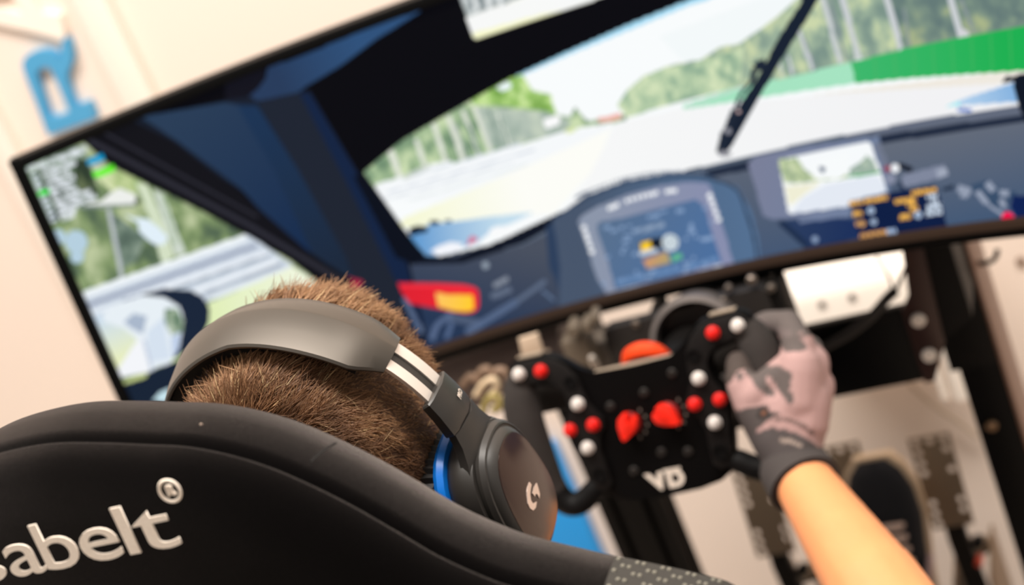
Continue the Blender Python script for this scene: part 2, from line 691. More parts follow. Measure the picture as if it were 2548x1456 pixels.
# --- through the windscreen
WS = [(905, 425), (1000, 345), (1100, 288), (1260, 196), (1400, 130), (1560, 58), (1715, 0), (2000, -95), (2600, -260), (3400, -420),
      (3400, 200), (2548, 268), (2300, 296), (2100, 338), (1900, 382), (1800, 404), (1600, 455), (1400, 525), (1240, 600), (1130, 640), (1060, 645), (985, 560)]
fill(WS, (249, 252, 253))
fill([(1640, 90), (2040, -60), (2000, 120), (1800, 260)], (244, 249, 250))
fill([(1545, 55), (1700, -2), (2000, -100), (2020, -80), (1720, 12), (1420, 135), (1290, 192), (1265, 193)], (170, 222, 246))
# left trees and fence
fill([(880, 450), (905, 400), (1000, 330), (1250, 190), (1300, 188), (1325, 225), (1370, 235), (1385, 285), (1420, 290), (1430, 265), (1460, 300), (1540, 296), (1555, 282), (1560, 300), (1440, 318), (1250, 372), (1130, 410), (1000, 455), (930, 470)],
     leaves((110, 140, 112), (158, 185, 145), (205, 222, 178), 30, 3))
fill([(1170, 245), (1235, 205), (1300, 186), (1325, 225), (1370, 235), (1385, 285), (1350, 275), (1240, 262), (1180, 262)], leaves((112, 158, 70), (160, 202, 112), (206, 232, 160), 22, 9))
fill([(1180, 264), (1360, 278), (1420, 300), (1410, 325), (1270, 365), (1215, 370)], leaves((160, 178, 165), (178, 192, 180), (196, 208, 190), 30, 5))
for a, b, w in (((355, 1090), (430, 1310), 44), ((540, 1010), (605, 1210), 34), ((668, 900), (755, 1170), 36), ((775, 840), (885, 1165), 40), ((880, 800), (1000, 1135), 30), ((955, 765), (1085, 1110), 34), ((1130, 830), (1225, 1060), 22)):
    line(a, b, w, (224, 228, 216), (850, 0), 2.912)
for a, b, w in (((1065, 790), (1155, 1085), 26), ((830, 900), (925, 1150), 22), ((905, 900), (1010, 1130), 20), ((1150, 850), (1210, 1070), 16)):
    line(a, b, w, (140, 160, 148), (850, 0), 2.912)
fill([(1120, 635), (1200, 590), (1232, 610), (1225, 640), (1165, 665)], (236, 247, 250), (850, 0), 2.912)
line((1700, 960), (2040, 880), 12, (196, 206, 190), (850, 0), 2.912)
fill([(1460, 870), (1480, 855), (1560, 838), (1585, 850), (1575, 905), (1495, 935), (1468, 915)], (252, 252, 252), (850, 0), 2.912)
fill([(1850, 860), (2020, 815), (2035, 850), (1990, 870), (1880, 890)], (240, 178, 166), (850, 0), 2.912)
line((1620, 960), (1690, 940), 40, (226, 236, 180), (850, 0), 2.912)
# barrier, grass and road on the left
fill([(240, 1340), (600, 1225), (640, 1190), (790, 1165), (815, 1185), (1000, 1130), (1700, 950), (2040, 880), (1980, 1000), (1400, 1250), (700, 1456), (300, 1456)], (246, 249, 251), (850, 0), 2.912)
for a, b, w, c in (((430, 1300), (1300, 1040), 12, (214, 222, 230)), ((330, 1395), (1400, 1085), 12, (214, 220, 230)), ((300, 1450), (1250, 1170), 12, (220, 226, 232)), ((480, 1456), (1350, 1190), 14, (232, 238, 238))):
    line(a, b, w, c, (850, 0), 2.912)
line((450, 1290), (640, 1200), 30, (206, 214, 206), (850, 0), 2.912)
fill([(990, 560), (1010, 540), (1250, 440), (1500, 330), (1525, 312), (1480, 420), (1380, 530), (1130, 560), (1040, 575)], grad((1000, 560), (246, 248, 212), (1300, 470), (253, 253, 247)))
fill([(1530, 312), (1560, 300), (1700, 268), (2000, 240), (2548, 185), (2900, 150), (2900, 330), (2100, 345), (1400, 530), (1470, 430)], grad((1480, 430), (247, 248, 248), (2300, 260), (242, 242, 244)))
fill([(2000, 238), (2548, 172), (2900, 140), (2900, 190), (2548, 205), (2200, 225)], (240, 234, 224))
# right trees, trunks, green wall
fill([(1535, 262), (1560, 225), (1600, 190), (1660, 165), (1705, 155), (1745, 148), (1790, 118), (1840, 108), (1895, 70), (1935, 40), (1990, -10), (2100, -110), (3400, -480), (3400, -120), (2548, 66), (2400, 96), (2140, 152), (1960, 192), (1830, 220), (1700, 252), (1560, 292)],
     leaves((124, 148, 138), (160, 182, 158), (204, 216, 172), 30, 21))
fill([(1535, 262), (1560, 225), (1600, 190), (1660, 165), (1720, 160), (1850, 118), (1840, 215), (1700, 252), (1560, 292)], leaves((146, 176, 150), (180, 204, 168), (214, 228, 188), 20, 23))
fill([(2200, -60), (2548, -150), (2900, -200), (2900, 0), (2548, 64), (2240, 128)], leaves((100, 122, 120), (124, 146, 132), (170, 182, 138), 36, 33))
for a, b, w in (((845, 225), (935, 510), 26), ((1010, -20), (1140, 460), 34), ((1150, -20), (1275, 430), 40), ((1470, -20), (1580, 365), 42), ((1935, -20), (2015, 270), 44), ((760, 400), (795, 545), 20), ((700, 460), (720, 560), 12)):
    line(a, b, w, (204, 208, 212), (1700, 0), 2.912)
for a, b, w in (((1055, -10), (1180, 440), 22), ((1600, 60), (1640, 340), 18), ((2010, -10), (2110, 240), 22), ((870, 260), (965, 500), 12)):
    line(a, b, w, (138, 150, 152), (1700, 0), 2.912)
fill([(1990, 255), (2010, 190), (2080, 245), (2060, 272), (2000, 276)], (212, 212, 216), (1700, 0), 2.912)
fill([(1235, 440), (1255, 380), (1310, 420), (1290, 440)], (206, 212, 210), (1700, 0), 2.912)
fill([(0, 760), (350, 640), (760, 560), (1200, 452), (1215, 450), (1250, 605), (1000, 640), (570, 705), (370, 738), (0, 792)], grad((0, 760), (120, 208, 158), (1200, 540), (166, 228, 194)), (1700, 0), 2.912)
fill([(1215, 450), (1700, 330), (2469, 185), (3800, -40), (3800, 380), (2469, 512), (1700, 562), (1250, 605)], grad((2120, 180), (62, 184, 110), (2500, 120), (30, 176, 82)), (1700, 0), 2.912)
for k in range(9):
    x = 1260 + k * 140
    line((x, 600 - 0.1 * (x - 1250)), (x - 14, 440 - 0.205 * (x - 1250)), 14, (88, 178, 104), (1700, 0), 2.912, alpha=0.35)
line((30, 770), (440, 625), 10, (214, 218, 220), (1700, 0), 2.912)
# front wings of the car seen over the dash
fill([(1900, 772), (2020, 720), (2120, 685), (2300, 630), (2400, 595), (2469, 545), (2700, 480), (3000, 700), (2469, 735), (2050, 762)], grad((2350, 260), (190, 218, 242), (2548, 200), (120, 170, 220)), (1700, 0), 2.912)
fill([(2305, 600), (2340, 556), (2400, 548), (2430, 580), (2400, 590)], (30, 38, 52), (1700, 0), 2.912)
fill([(1900, 772), (2000, 735), (2010, 765)], (150, 236, 244), (1700, 0), 2.912)
fill([(490, 545), (560, 500), (640, 460), (900, 432), (1100, 402), (1400, 372), (1240, 450), (1060, 530), (980, 600), (700, 690), (620, 712), (560, 640)], grad((1020, 560), (88, 150, 208), (1250, 540), (196, 222, 238)), (850, 400), 2.912)
fill([(640, 655), (700, 620), (790, 588), (880, 600), (865, 645), (700, 690)], (244, 246, 252), (850, 400), 2.912)
dot((1157, 515), 88, (250, 251, 252), (850, 400), 2.912, 0.48)
fill([(905, 620), (925, 560), (950, 540), (995, 570), (960, 590)], (214, 120, 150), (850, 400), 2.912)
for p, r, sy in (((560, 498), 70, 0.4), ((672, 448), 38, 0.45), ((770, 436), 28, 0.4), ((520, 520), 40, 0.5)):
    dot(p, r, (22, 34, 54), (850, 400), 2.912, sy)
# --- wiper
fill([(840, -80), (1010, -80), (975, 0), (920, 100), (760, 355), (560, 690), (420, 935), (350, 1065), (300, 1115), (255, 1100), (300, 960), (400, 770), (540, 560), (700, 260), (860, 10)], (24, 34, 50), (1700, 0), 2.912)
for a, b, w in (((600, 455), (520, 490), 70), ((520, 490), (500, 590), 40), ((505, 580), (410, 690), 26), ((410, 690), (375, 800), 26), ((375, 800), (300, 990), 55), ((300, 960), (265, 1110), 55)):
    line(a, b, w, (30, 40, 56), (1700, 0), 2.912)
dot((325, 950), 22, (150, 150, 160), (1700, 0), 2.912)
dot((400, 810), 12, (230, 200, 200), (1700, 0), 2.912)
# --- dashboard
DASH = [(1020, 660), (1130, 645), (1290, 590), (1400, 540), (1600, 470), (1740, 432), (1900, 395), (2100, 352), (2300, 308), (2548, 280), (3400, 210), (3400, 720), (2300, 720), (1500, 820), (1000, 1000), (1000, 760)]
fill(DASH, grad((1700, 440), (92, 101, 117), (1760, 700), (66, 86, 116)))
fill([(1020, 655), (1300, 590), (1420, 560), (1400, 800), (1040, 900), (980, 740)], grad((1250, 600), (74, 81, 96), (1200, 820), (38, 55, 84)))
fill([(2180, 330), (2548, 285), (3400, 220), (3400, 640), (2360, 580), (2230, 460)], grad((2380, 330), (99, 107, 122), (2430, 560), (66, 88, 118)))
fill([(1140, 650), (1300, 600), (1420, 545), (1560, 470), (1700, 430), (1800, 404), (1900, 382), (2100, 338), (2300, 296), (2548, 262), (3400, 190), (3400, 232), (2548, 292), (2300, 316), (2100, 360), (1900, 412), (1740, 440), (1600, 476), (1420, 555), (1300, 610)], grad((1300, 600), (92, 104, 122), (2100, 340), (98, 106, 124)))
fill([(985, 575), (1020, 590), (1060, 636), (1130, 640), (1270, 590), (1400, 528), (1405, 548), (1300, 606), (1150, 655), (1040, 658), (1000, 620)], (16, 22, 36))
fill([(1700, 425), (1790, 405), (1900, 392), (2100, 350), (2548, 284), (2900, 256), (2900, 276), (2548, 302), (2100, 372), (1880, 420), (1760, 442)], (34, 44, 64))
fill([(1420, 520), (1620, 452), (1800, 402), (2000, 356), (2100, 334), (2110, 346), (1900, 392), (1720, 434), (1600, 470), (1430, 540)], (84, 96, 114))
dot((300, 1115), 46, (150, 150, 158), (1700, 0), 2.912, 0.5)
fill([(2548 - 30, 190), (2600, 170), (2700, 420), (2548, 300), (2530, 250)], (16, 24, 38))
line((2020, 760), (2035, 810), 34, (220, 224, 232), (1700, 0), 2.912)
line((1985, 795), (2090, 800), 26, (80, 120, 200), (1700, 0), 2.912)
# dash reflections and texture on the left
for a, b, w, c in (((1000, 1180), (760, 1130), 60, (84, 98, 124)), ((650, 1300), (690, 1190), 46, (94, 112, 146)), ((690, 1190), (800, 1110), 40, (94, 112, 146)), ((760, 1290), (800, 1170), 36, (90, 110, 146)), ((900, 1250), (1270, 1020), 52, (92, 110, 142)), ((1270, 1020), (1480, 870), 34, (100, 114, 138)),
                   ((1100, 910), (1210, 850), 36, (146, 154, 168)), ((1080, 990), (1230, 930), 44, (104, 116, 138)), ((480, 1030), (600, 1220), 30, (86, 100, 126)), ((1450, 940), (1540, 1010), 20, (100, 120, 150))):
    line(a, b, w, c, (850, 400), 2.912, alpha=0.8)
dot((1042, 758), 26, (150, 162, 176), (850, 400), 2.912)
fill([(1480, 480), (1560, 420), (1640, 640), (1700, 960), (1600, 990), (1500, 760)], (46, 64, 92), (850, 400), 2.912)
# --- instrument pod
o5, s5 = (1380, 420), 4.55
fill([(-30, 560), (120, 470), (350, 300), (800, 130), (1250, 50), (1500, 30), (1720, 70), (2070, 200), (2230, 480), (2310, 800), (2330, 1050), (1000, 1450), (50, 1600), (60, 1100), (20, 800)], grad((1450, 620), (72, 86, 108), (1850, 560), (84, 112, 146)), o5, s5)
def stroke(P, w, c):
    for q in smooth_path([(x, y) for x, y in P], 10):
        dot((q[0], q[1]), w / 2, c, o5, s5)


stroke([(250, 325), (380, 260), (800, 110), (1250, 40), (1700, 50)], 34, (104, 115, 134))
stroke([(0, 560), (350, 340), (800, 165), (1250, 90), (1560, 76), (1800, 120), (2060, 240), (2170, 500), (2250, 760), (2300, 1060)], 34, (50, 64, 86))
fill([(270, 600), (290, 545), (340, 510), (500, 420), (800, 300), (1200, 190), (1500, 150), (1720, 160), (1770, 200), (1830, 400), (2030, 1080), (1650, 1190), (1000, 1350), (590, 1420), (480, 1240), (390, 960)], grad((1480, 560), (140, 150, 170), (1780, 600), (136, 142, 174)), o5, s5)
fill([(470, 650), (520, 600), (800, 550), (1200, 440), (1600, 350), (1690, 420), (1890, 1050), (1400, 1200), (690, 1370), (600, 1040)], grad((1500, 560), (88, 112, 142), (1750, 700), (76, 112, 160)), o5, s5)
for i, (x, y) in enumerate([(330, 670), (355, 740), (375, 800), (398, 868), (420, 940), (1755, 302), (1778, 367), (1802, 434), (1828, 503), (1855, 575), (622, 445), (665, 432), (705, 412), (820, 362), (880, 345), (940, 328), (1000, 312), (1060, 297), (1110, 285), (1150, 272), (1275, 258), (1320, 252), (1362, 246)]):
    dot((x, y), 30 if i < 10 else 26, (244, 246, 250), o5, s5)
fill([(950, 830), (1100, 790), (1230, 775), (1235, 900), (1000, 965)], (16, 24, 40), o5, s5)
fill([(968, 840), (1085, 815), (1100, 915), (985, 935)], (250, 204, 50), o5, s5)
line((960, 970), (1160, 920), 54, (206, 214, 226), o5, s5)
dot((1310, 835), 96, (214, 226, 232), o5, s5)
for t in np.linspace(0, 6.28, 9):
    dot((1310 + 55 * math.cos(t), 835 + 50 * math.sin(t)), 14, (120, 136, 150), o5, s5)
fill([(1000, 1035), (1265, 935), (1315, 1060), (1045, 1132)], grad((1610, 640), (206, 150, 110), (1660, 660), (176, 160, 110)), o5, s5)
fill([(1310, 990), (1430, 950), (1455, 1010), (1340, 1060)], (96, 180, 142), o5, s5)
line((890, 715), (1240, 630), 54, (140, 160, 186), o5, s5, glyph=5, seed=2)
rs = random.Random(4)
for k in range(60):
    x, y = rs.uniform(520, 1800), rs.uniform(500, 1260)
    if abs(x - 1180) < 260 and 600 < y < 1150:
        continue
    y -= 0.24 * (x - 1150)
    if y < 430 - 0.2 * (x - 900) or y > 1250 - 0.24 * (x - 1150):
        continue
    line((x, y), (x + rs.uniform(30, 90), y - rs.uniform(8, 22)), rs.uniform(24, 44), (138, 164, 200), o5, s5, alpha=0.85)
for a, b in (((700, 1290), (1020, 1210)), ((1140, 1190), (1420, 1120)), ((1520, 1110), (1840, 1020))):
    line(a, b, 56, (112, 146, 190), o5, s5, alpha=0.8, glyph=6, seed=8)
for a, b in (((715, 1400), (985, 1325)), ((1640, 1165), (1910, 1095))):
    line(a, b, 34, (206, 214, 228), o5, s5, glyph=5, seed=5)
# --- centre screen with its bezel
o6, s6 = (1700, 400), 2.912
fill([(470, 20), (520, -30), (900, -110), (1420, -180), (1500, 230), (1215, 295), (1215, 400), (640, 425), (580, 400)], grad((1880, 430), (122, 128, 154), (2150, 520), (112, 128, 158)), o6, s6)
fill([(690, -8), (1340, -138), (1362, -120), (1480, 225), (1210, 290), (1200, 330), (785, 385), (760, 370)], (247, 250, 252), o6, s6)
fill([(690, -8), (820, -25), (880, 60), (960, 40), (990, 110), (1200, 80), (1180, 130), (820, 165), (730, 160), (700, 60)], leaves((150, 170, 140), (190, 206, 160), (226, 232, 200), 14, 44), o6, s6)
fill([(880, 60), (1000, -10), (1200, -60), (1210, 80), (1130, 130), (960, 135), (930, 100)], (248, 251, 252), o6, s6)
fill([(1205, 60), (1290, 5), (1330, -40), (1380, 0), (1420, 90), (1205, 122)], leaves((150, 172, 160), (172, 190, 172), (200, 212, 196), 14, 46), o6, s6)
line((1190, 118), (1430, 84), 18, (96, 176, 124), o6, s6)
fill([(985, 40), (1030, 50), (1020, 90), (990, 80)], (70, 90, 120), o6, s6)
fill([(735, 185), (1000, 160), (900, 230), (770, 330)], (240, 238, 214), o6, s6)
fill([(780, 380), (860, 270), (1030, 170), (1420, 105), (1480, 225), (1210, 290), (1200, 330)], (228, 234, 244), o6, s6)
# knobs, handle and shifter to the right of it
line((1590, 150), (1900, 70), 90, (128, 136, 158), o6, s6)
line((1840, 100), (1910, 70), 60, (160, 168, 186), o6, s6)
line((1560, 30), (1660, 70), 44, (24, 30, 44), o6, s6)
dot((1535, 55), 32, (240, 242, 246), o6, s6)
dot((1478, 55), 26, (150, 74, 92), o6, s6)
line((1400, -130), (1470, 40), 50, (112, 120, 140), o6, s6)
dot((1500, 130), 40, (136, 142, 164), o6, s6)
line((1560, 160), (1620, 230), 30, (40, 54, 78), o6, s6)
line((1880, 210), (1960, 190), 30, (30, 44, 66), o6, s6)
fill([(2080, 180), (2200, 140), (2300, 200), (2420, 230), (2330, 340), (2200, 330)], (56, 78, 106), o6, s6)
for a, b, w in (((2200, 160), (2250, 220), 50), ((2130, 220), (2200, 310), 44), ((2200, 310), (2330, 400), 22), ((2290, 230), (2360, 240), 46), ((2300, 280), (2330, 340), 40), ((1990, 200), (2080, 230), 60), ((2010, 250), (2060, 260), 30)):
    line(a, b, w, (148, 158, 178), o6, s6)
fill([(2390, 250), (2600, 260), (2700, 440), (2420, 420), (2370, 340)], (14, 34, 84), o6, s6)
dot((2352, 418), 46, (255, 6, 78), o6, s6)
fill([(700, 440), (860, 420), (1240, 420), (1300, 560), (900, 640), (800, 540)], grad((1950, 560), (44, 62, 96), (2120, 590), (28, 48, 92)), o6, s6)
line((840, 440), (1200, 390), 26, (116, 130, 160), o6, s6)
line((700, 440), (900, 620), 44, (30, 46, 74), o6, s6)
dot((955, 570), 24, (140, 160, 190), o6, s6)
# timing panel
o3, s3 = (2040, 440), 5.016
fill([(350, 330), (830, 210), (1140, 150), (1460, 110), (1490, 200), (1590, 620), (1480, 700), (500, 800), (420, 420)], (13, 30, 68), o3, s3)
fill([(350, 330), (600, 270), (830, 215), (850, 240), (380, 370)], (40, 56, 90), o3, s3)
OR_, WH_ = (252, 190, 84), (206, 220, 236)
for a, b, w, c, g in (((375, 340), (530, 310), 52, OR_, 8), ((560, 300), (850, 262), 58, OR_, 8), ((935, 310), (1190, 268), 56, OR_, 7), ((1150, 205), (1450, 155), 58, OR_, 7), ((1090, 350), (1205, 330), 50, OR_, 7), ((1130, 420), (1230, 398), 56, OR_, 7),
                      ((415, 465), (525, 455), 62, OR_, 8), ((450, 592), (565, 584), 62, (226, 170, 100), 8), ((1000, 508), (1135, 490), 64, OR_, 8), ((500, 740), (830, 680), 56, (220, 162, 92), 7),
                      ((1335, 250), (1480, 225), 62, WH_, 7), ((1400, 315), (1500, 290), 60, WH_, 7), ((1300, 395), (1520, 362), 62, WH_, 7), ((1325, 465), (1530, 438), 66, WH_, 7), ((840, 690), (955, 670), 66, (176, 200, 232), 8)):
    line(a, b, w, c, o3, s3, glyph=g, seed=int(a[0]))
for p, r in (((640, 425), 44), ((672, 560), 38), ((1228, 475), 46)):
    dot(p, r, (180, 200, 226), o3, s3)
    dot(p, r * 0.35, (60, 80, 120), o3, s3)
# --- black header, mirror, pillar
fill([(-50, 380), (250, 262), (1100, -70), (1715, -330), (2100, -500), (2600, -640), (3400, -900), (3400, -440), (2600, -270), (2000, -100), (1700, 5), (1560, 62), (1400, 134), (1260, 200), (1100, 292), (1000, 350), (905, 428), (985, 575), (1010, 620), (1060, 830), (1060, 880), (900, 900), (700, 640), (300, 330)], (9, 9, 15))
fill([(1130, -60), (1147, 0), (1178, 94), (1186, 97), (1340, 46), (1480, 0), (1700, -80), (1760, -240), (1300, -180)], grad((1160, 20), (150, 160, 160), (1200, 70), (250, 251, 240)))
fill([(1130, -60), (1147, 0), (1162, 38), (1260, 8), (1330, -20), (1300, -120)], leaves((120, 132, 136), (160, 168, 170), (214, 220, 220), 14, 61))
for x in (1186, 1218, 1250):
    line((x - 14, -40), (x, 26), 10, (232, 236, 236))
fill([(1160, 42), (1330, -10), (1480, -60), (1480, -2), (1350, 42), (1172, 80)], (248, 249, 248))
fill([(1172, 84), (1350, 34), (1400, 26), (1330, 50), (1184, 97)], (250, 250, 206))
o8, s8 = (560, 0), 3.467
fill([(1690, 95), (1600, 120), (1380, 180), (1050, 320), (640, 495), (370, 580), (345, 690), (280, 770), (190, 845), (290, 872), (640, 795), (700, 745), (1000, 565), (1300, 340), (1480, 230)], grad((700, 210), (40, 60, 92), (900, 120), (48, 82, 124)), o8, s8)
fill([(0, 700), (160, 640), (350, 590), (345, 690), (280, 770), (190, 845), (0, 930)], (19, 19, 29), o8, s8)
# left pillar: trim panels running down to the dash
fill([(330, 300), (560, 250), (625, 240), (640, 252), (745, 230), (770, 225), (890, 430), (985, 590), (1010, 640), (1060, 840), (1060, 900), (990, 900), (860, 690), (640, 500)], (25, 32, 46))
fill([(350, 290), (560, 255), (600, 262), (690, 390), (760, 560), (830, 690), (800, 690), (600, 470), (440, 350)], grad((430, 290), (42, 62, 88), (760, 620), (22, 44, 78)))
fill([(590, 262), (640, 262), (740, 420), (860, 640), (960, 880), (900, 880), (780, 640), (680, 420)], grad((620, 300), (28, 52, 84), (860, 700), (28, 40, 58)))
fill([(745, 232), (772, 232), (900, 450), (1010, 650), (1050, 800), (1040, 850), (985, 700), (850, 440)], (20, 36, 66))
fill([(640, 255), (745, 232), (860, 450), (985, 700), (1030, 850), (960, 850), (860, 640), (740, 420)], (31, 37, 50))
fill([(905, 428), (1010, 575), (1060, 640), (1030, 660), (985, 640), (880, 440)], (11, 16, 28))
line((1005, 740), (1050, 830), 14, (84, 100, 130))
fill([(868, 690), (905, 700), (880, 730), (862, 720)], (170, 40, 70))
# door frame
fill([(120, 380), (240, 330), (330, 300), (430, 350), (600, 480), (760, 620), (880, 700), (860, 720), (790, 730), (720, 655), (610, 592), (505, 534), (409, 486), (288, 428)], (19, 19, 25))
for a, b, w in (((210, 342), (620, 560), 12), ((620, 560), (850, 700), 12), ((260, 330), (640, 540), 6)):
    line(a, b, w, (46, 46, 56))
# --- left side window
o2, s2 = (0, 340), 2.08
fill([(-40, 420), (45, 405), (160, 362), (205, 352), (260, 400), (288, 422), (409, 479), (505, 527), (610, 585), (721, 648), (784, 696), (800, 740), (600, 760), (500, 900), (450, 960), (300, 1010), (200, 900)],
     leaves((84, 104, 82), (130, 152, 104), (190, 202, 160), 44, 71))
fill([(430, 130), (600, 165), (760, 245), (640, 330), (480, 200)], leaves((156, 182, 118), (192, 208, 150), (226, 234, 190), 34, 75), o2, s2)
fill([(560, 380), (760, 520), (700, 650), (620, 690)], leaves((82, 100, 90), (104, 124, 110), (150, 166, 150), 30, 77), o2, s2)
for p, r in (((395, 545), 60), ((300, 520), 40), ((400, 620), 36)):
    dot(p, r, (182, 208, 224), o2, s2)
fill([(700, 235), (760, 250), (800, 330), (860, 480), (900, 620), (840, 660), (820, 600), (790, 470), (740, 330)], (212, 224, 196), o2, s2)
fill([(790, 270), (850, 300), (910, 470), (965, 600), (910, 620), (860, 480)], (206, 216, 204), o2, s2)
line((840, 290), (910, 560), 14, (170, 190, 160), o2, s2)
fill([(640, 400), (700, 420), (760, 425), (820, 470), (870, 520), (850, 560), (800, 560), (760, 530), (720, 490), (715, 450)], (226, 240, 250), o2, s2)
fill([(520, 335), (575, 290), (620, 265), (700, 300), (712, 330), (690, 352), (530, 372), (430, 350)], (238, 240, 236), o2, s2)
line((410, 365), (700, 355), 16, (130, 144, 136), o2, s2)
dot((712, 335), 14, (40, 48, 52), o2, s2)
line((562, 375), (655, 850), 22, (188, 194, 198), o2, s2)
# guard rail
fill([(385, 830), (640, 735), (1270, 505), (1340, 545), (1520, 670), (1300, 770), (1085, 850), (430, 950)], (206, 216, 228), o2, s2)
for a, b, w, c in (((395, 832), (1275, 520), 34, (242, 248, 252)), ((420, 885), (1330, 562), 22, (150, 160, 182)), ((640, 850), (1390, 600), 30, (234, 240, 248)), ((900, 790), (1400, 612), 14, (150, 162, 176)), ((1010, 800), (1440, 640), 26, (236, 242, 248)), ((1060, 815), (1460, 660), 14, (156, 166, 180)), ((1085, 835), (1510, 680), 24, (232, 240, 244)), ((430, 925), (760, 830), 20, (232, 240, 248)), ((640, 850), (860, 790), 16, (120, 134, 160)), ((1080, 862), (1510, 690), 10, (176, 190, 170))):
    line(a, b, w, c, o2, s2)
# verge and mirror
fill([(1515, 672), (1625, 745), (1640, 800), (1300, 900), (1080, 1010), (1000, 1130), (900, 1180), (560, 1200), (440, 940), (1085, 862)], grad((500, 830), (222, 238, 176), (760, 720), (240, 246, 222)), o2, s2)
fill([(440, 930), (640, 900), (740, 1000), (700, 1060), (600, 1250), (500, 1000)], grad((240, 800), (206, 222, 236), (280, 900), (232, 238, 192)), o2, s2)
fill([(740, 812), (860, 788), (985, 795), (1050, 830), (1085, 890), (1080, 960), (1040, 1050), (980, 1100), (910, 1150), (700, 1100)], (26, 38, 58), o2, s2)
fill([(530, 920), (600, 865), (740, 822), (850, 832), (930, 880), (952, 950), (930, 1080), (885, 1170), (770, 1215), (730, 1100), (700, 1040), (640, 990), (540, 960)], (232, 240, 246), o2, s2)
fill([(640, 960), (690, 915), (760, 930), (740, 1020), (690, 1000)], (170, 184, 204), o2, s2)
fill([(855, 890), (920, 890), (950, 950), (945, 1010), (890, 1030), (850, 960)], leaves((90, 118, 100), (128, 152, 124), (186, 200, 180), 10, 81), o2, s2)
fill([(760, 1010), (850, 930), (860, 1020), (885, 1150), (770, 1170)], (214, 226, 240), o2, s2)
fill([(885, 1040), (935, 1010), (925, 1100), (895, 1150)], (190, 206, 232), o2, s2)
fill([(590, 1235), (690, 1080), (725, 1040), (775, 1220), (610, 1250)], (244, 246, 250), o2, s2)
line((745, 1050), (790, 1220), 14, (196, 204, 222), o2, s2)
fill([(600, 1275), (760, 1225), (940, 1150), (1000, 1110), (1040, 1500), (600, 1500)], (24, 36, 54), o2, s2)
fill([(610, 1282), (700, 1240), (760, 1225), (760, 1245), (620, 1290)], (200, 212, 140), o2, s2)
fill([(790, 1365), (830, 1320), (880, 1300), (870, 1380)], (200, 228, 236), o2, s2)
# position board
o4, s4 = (30, 340), 5.2
fill([(140, 380), (500, 200), (690, 150), (930, 120), (1000, 300), (1140, 770), (820, 900), (560, 1130), (300, 800)], leaves((60, 78, 64), (96, 116, 92), (140, 160, 140), 60, 91), o4, s4)
fill([(830, 280), (980, 300), (1130, 770), (870, 700), (800, 460)], leaves((40, 54, 44), (62, 76, 56), (100, 112, 80), 30, 93), o4, s4)
fill([(100, 350), (400, 240), (470, 330), (250, 470), (400, 700), (500, 1100), (420, 1060), (240, 700)], leaves((120, 146, 120), (160, 182, 150), (190, 208, 200), 40, 95), o4, s4)
GL = (226, 232, 238)
for a, b, w in (((205, 425), (460, 350), 66), ((480, 330), (760, 230), 70), ((760, 230), (960, 150), 84), ((390, 480), (830, 325), 72), ((430, 560), (745, 455), 66), ((460, 640), (815, 520), 66), ((490, 715), (800, 610), 62), ((520, 795), (850, 685), 66), ((560, 870), (1015, 705), 68), ((590, 945), (1085, 775), 66), ((610, 1015), (830, 920), 60), ((645, 1075), (820, 985), 66)):
    line(a, b, w, GL, o4, s4, glyph=6, seed=int(b[1]))
for k in range(9):
    x, y = 285 + k * 31, 510 + k * 72
    line((x - 30, y + 12), (x + 45, y - 14), 50, (90, 250, 110) if k == 3 else (206, 214, 226), o4, s4)
line((400, 735), (475, 700), 66, (40, 226, 60), o4, s4)
line((975, 335), (1185, 262), 84, (0, 158, 214), o4, s4)
line((1030, 415), (1195, 360), 34, (168, 172, 178), o4, s4)
line((1060, 500), (1325, 400), 84, (92, 246, 18), o4, s4)
# --- red door pull with a yellow reflector
fill([(405, 885), (700, 888), (880, 897), (960, 915), (988, 940), (996, 1000), (992, 1070), (960, 1098), (900, 1105), (800, 1092), (490, 1032), (440, 960)], grad((1000, 720), (222, 34, 50), (1180, 740), (240, 36, 52)), (850, 400), 2.912)
fill([(420, 900), (700, 904), (880, 912), (960, 930), (985, 1000), (970, 940), (880, 925), (700, 915), (430, 912)], (255, 60, 80), (850, 400), 2.912)
fill([(680, 955), (770, 970), (950, 972), (960, 1080), (890, 1096), (800, 1085), (700, 1058)], grad((1085, 750), (255, 198, 96), (1180, 760), (255, 205, 40)), (850, 400), 2.912)

gi = np.arange(GX * GZ).reshape(GZ, GX)
SF = np.stack([gi[:-1, :-1], gi[:-1, 1:], gi[1:, 1:], gi[1:, :-1]], -1).reshape(-1, 4)
M_screen = attr_mat('lit_screen', 0.5, 1.0, spec=0.02)
np_mesh('screen', SV, SF, M_screen, monitor, tint=SCOL)

# ------------------------------------------------------------------ the rig: uprights, cross beam, wheel deck, base
rig = thing('simulator_rig', (0, 0.15, FLOOR), 'black aluminium simulator frame with uprights and cross beam behind the wheel', 'frame')


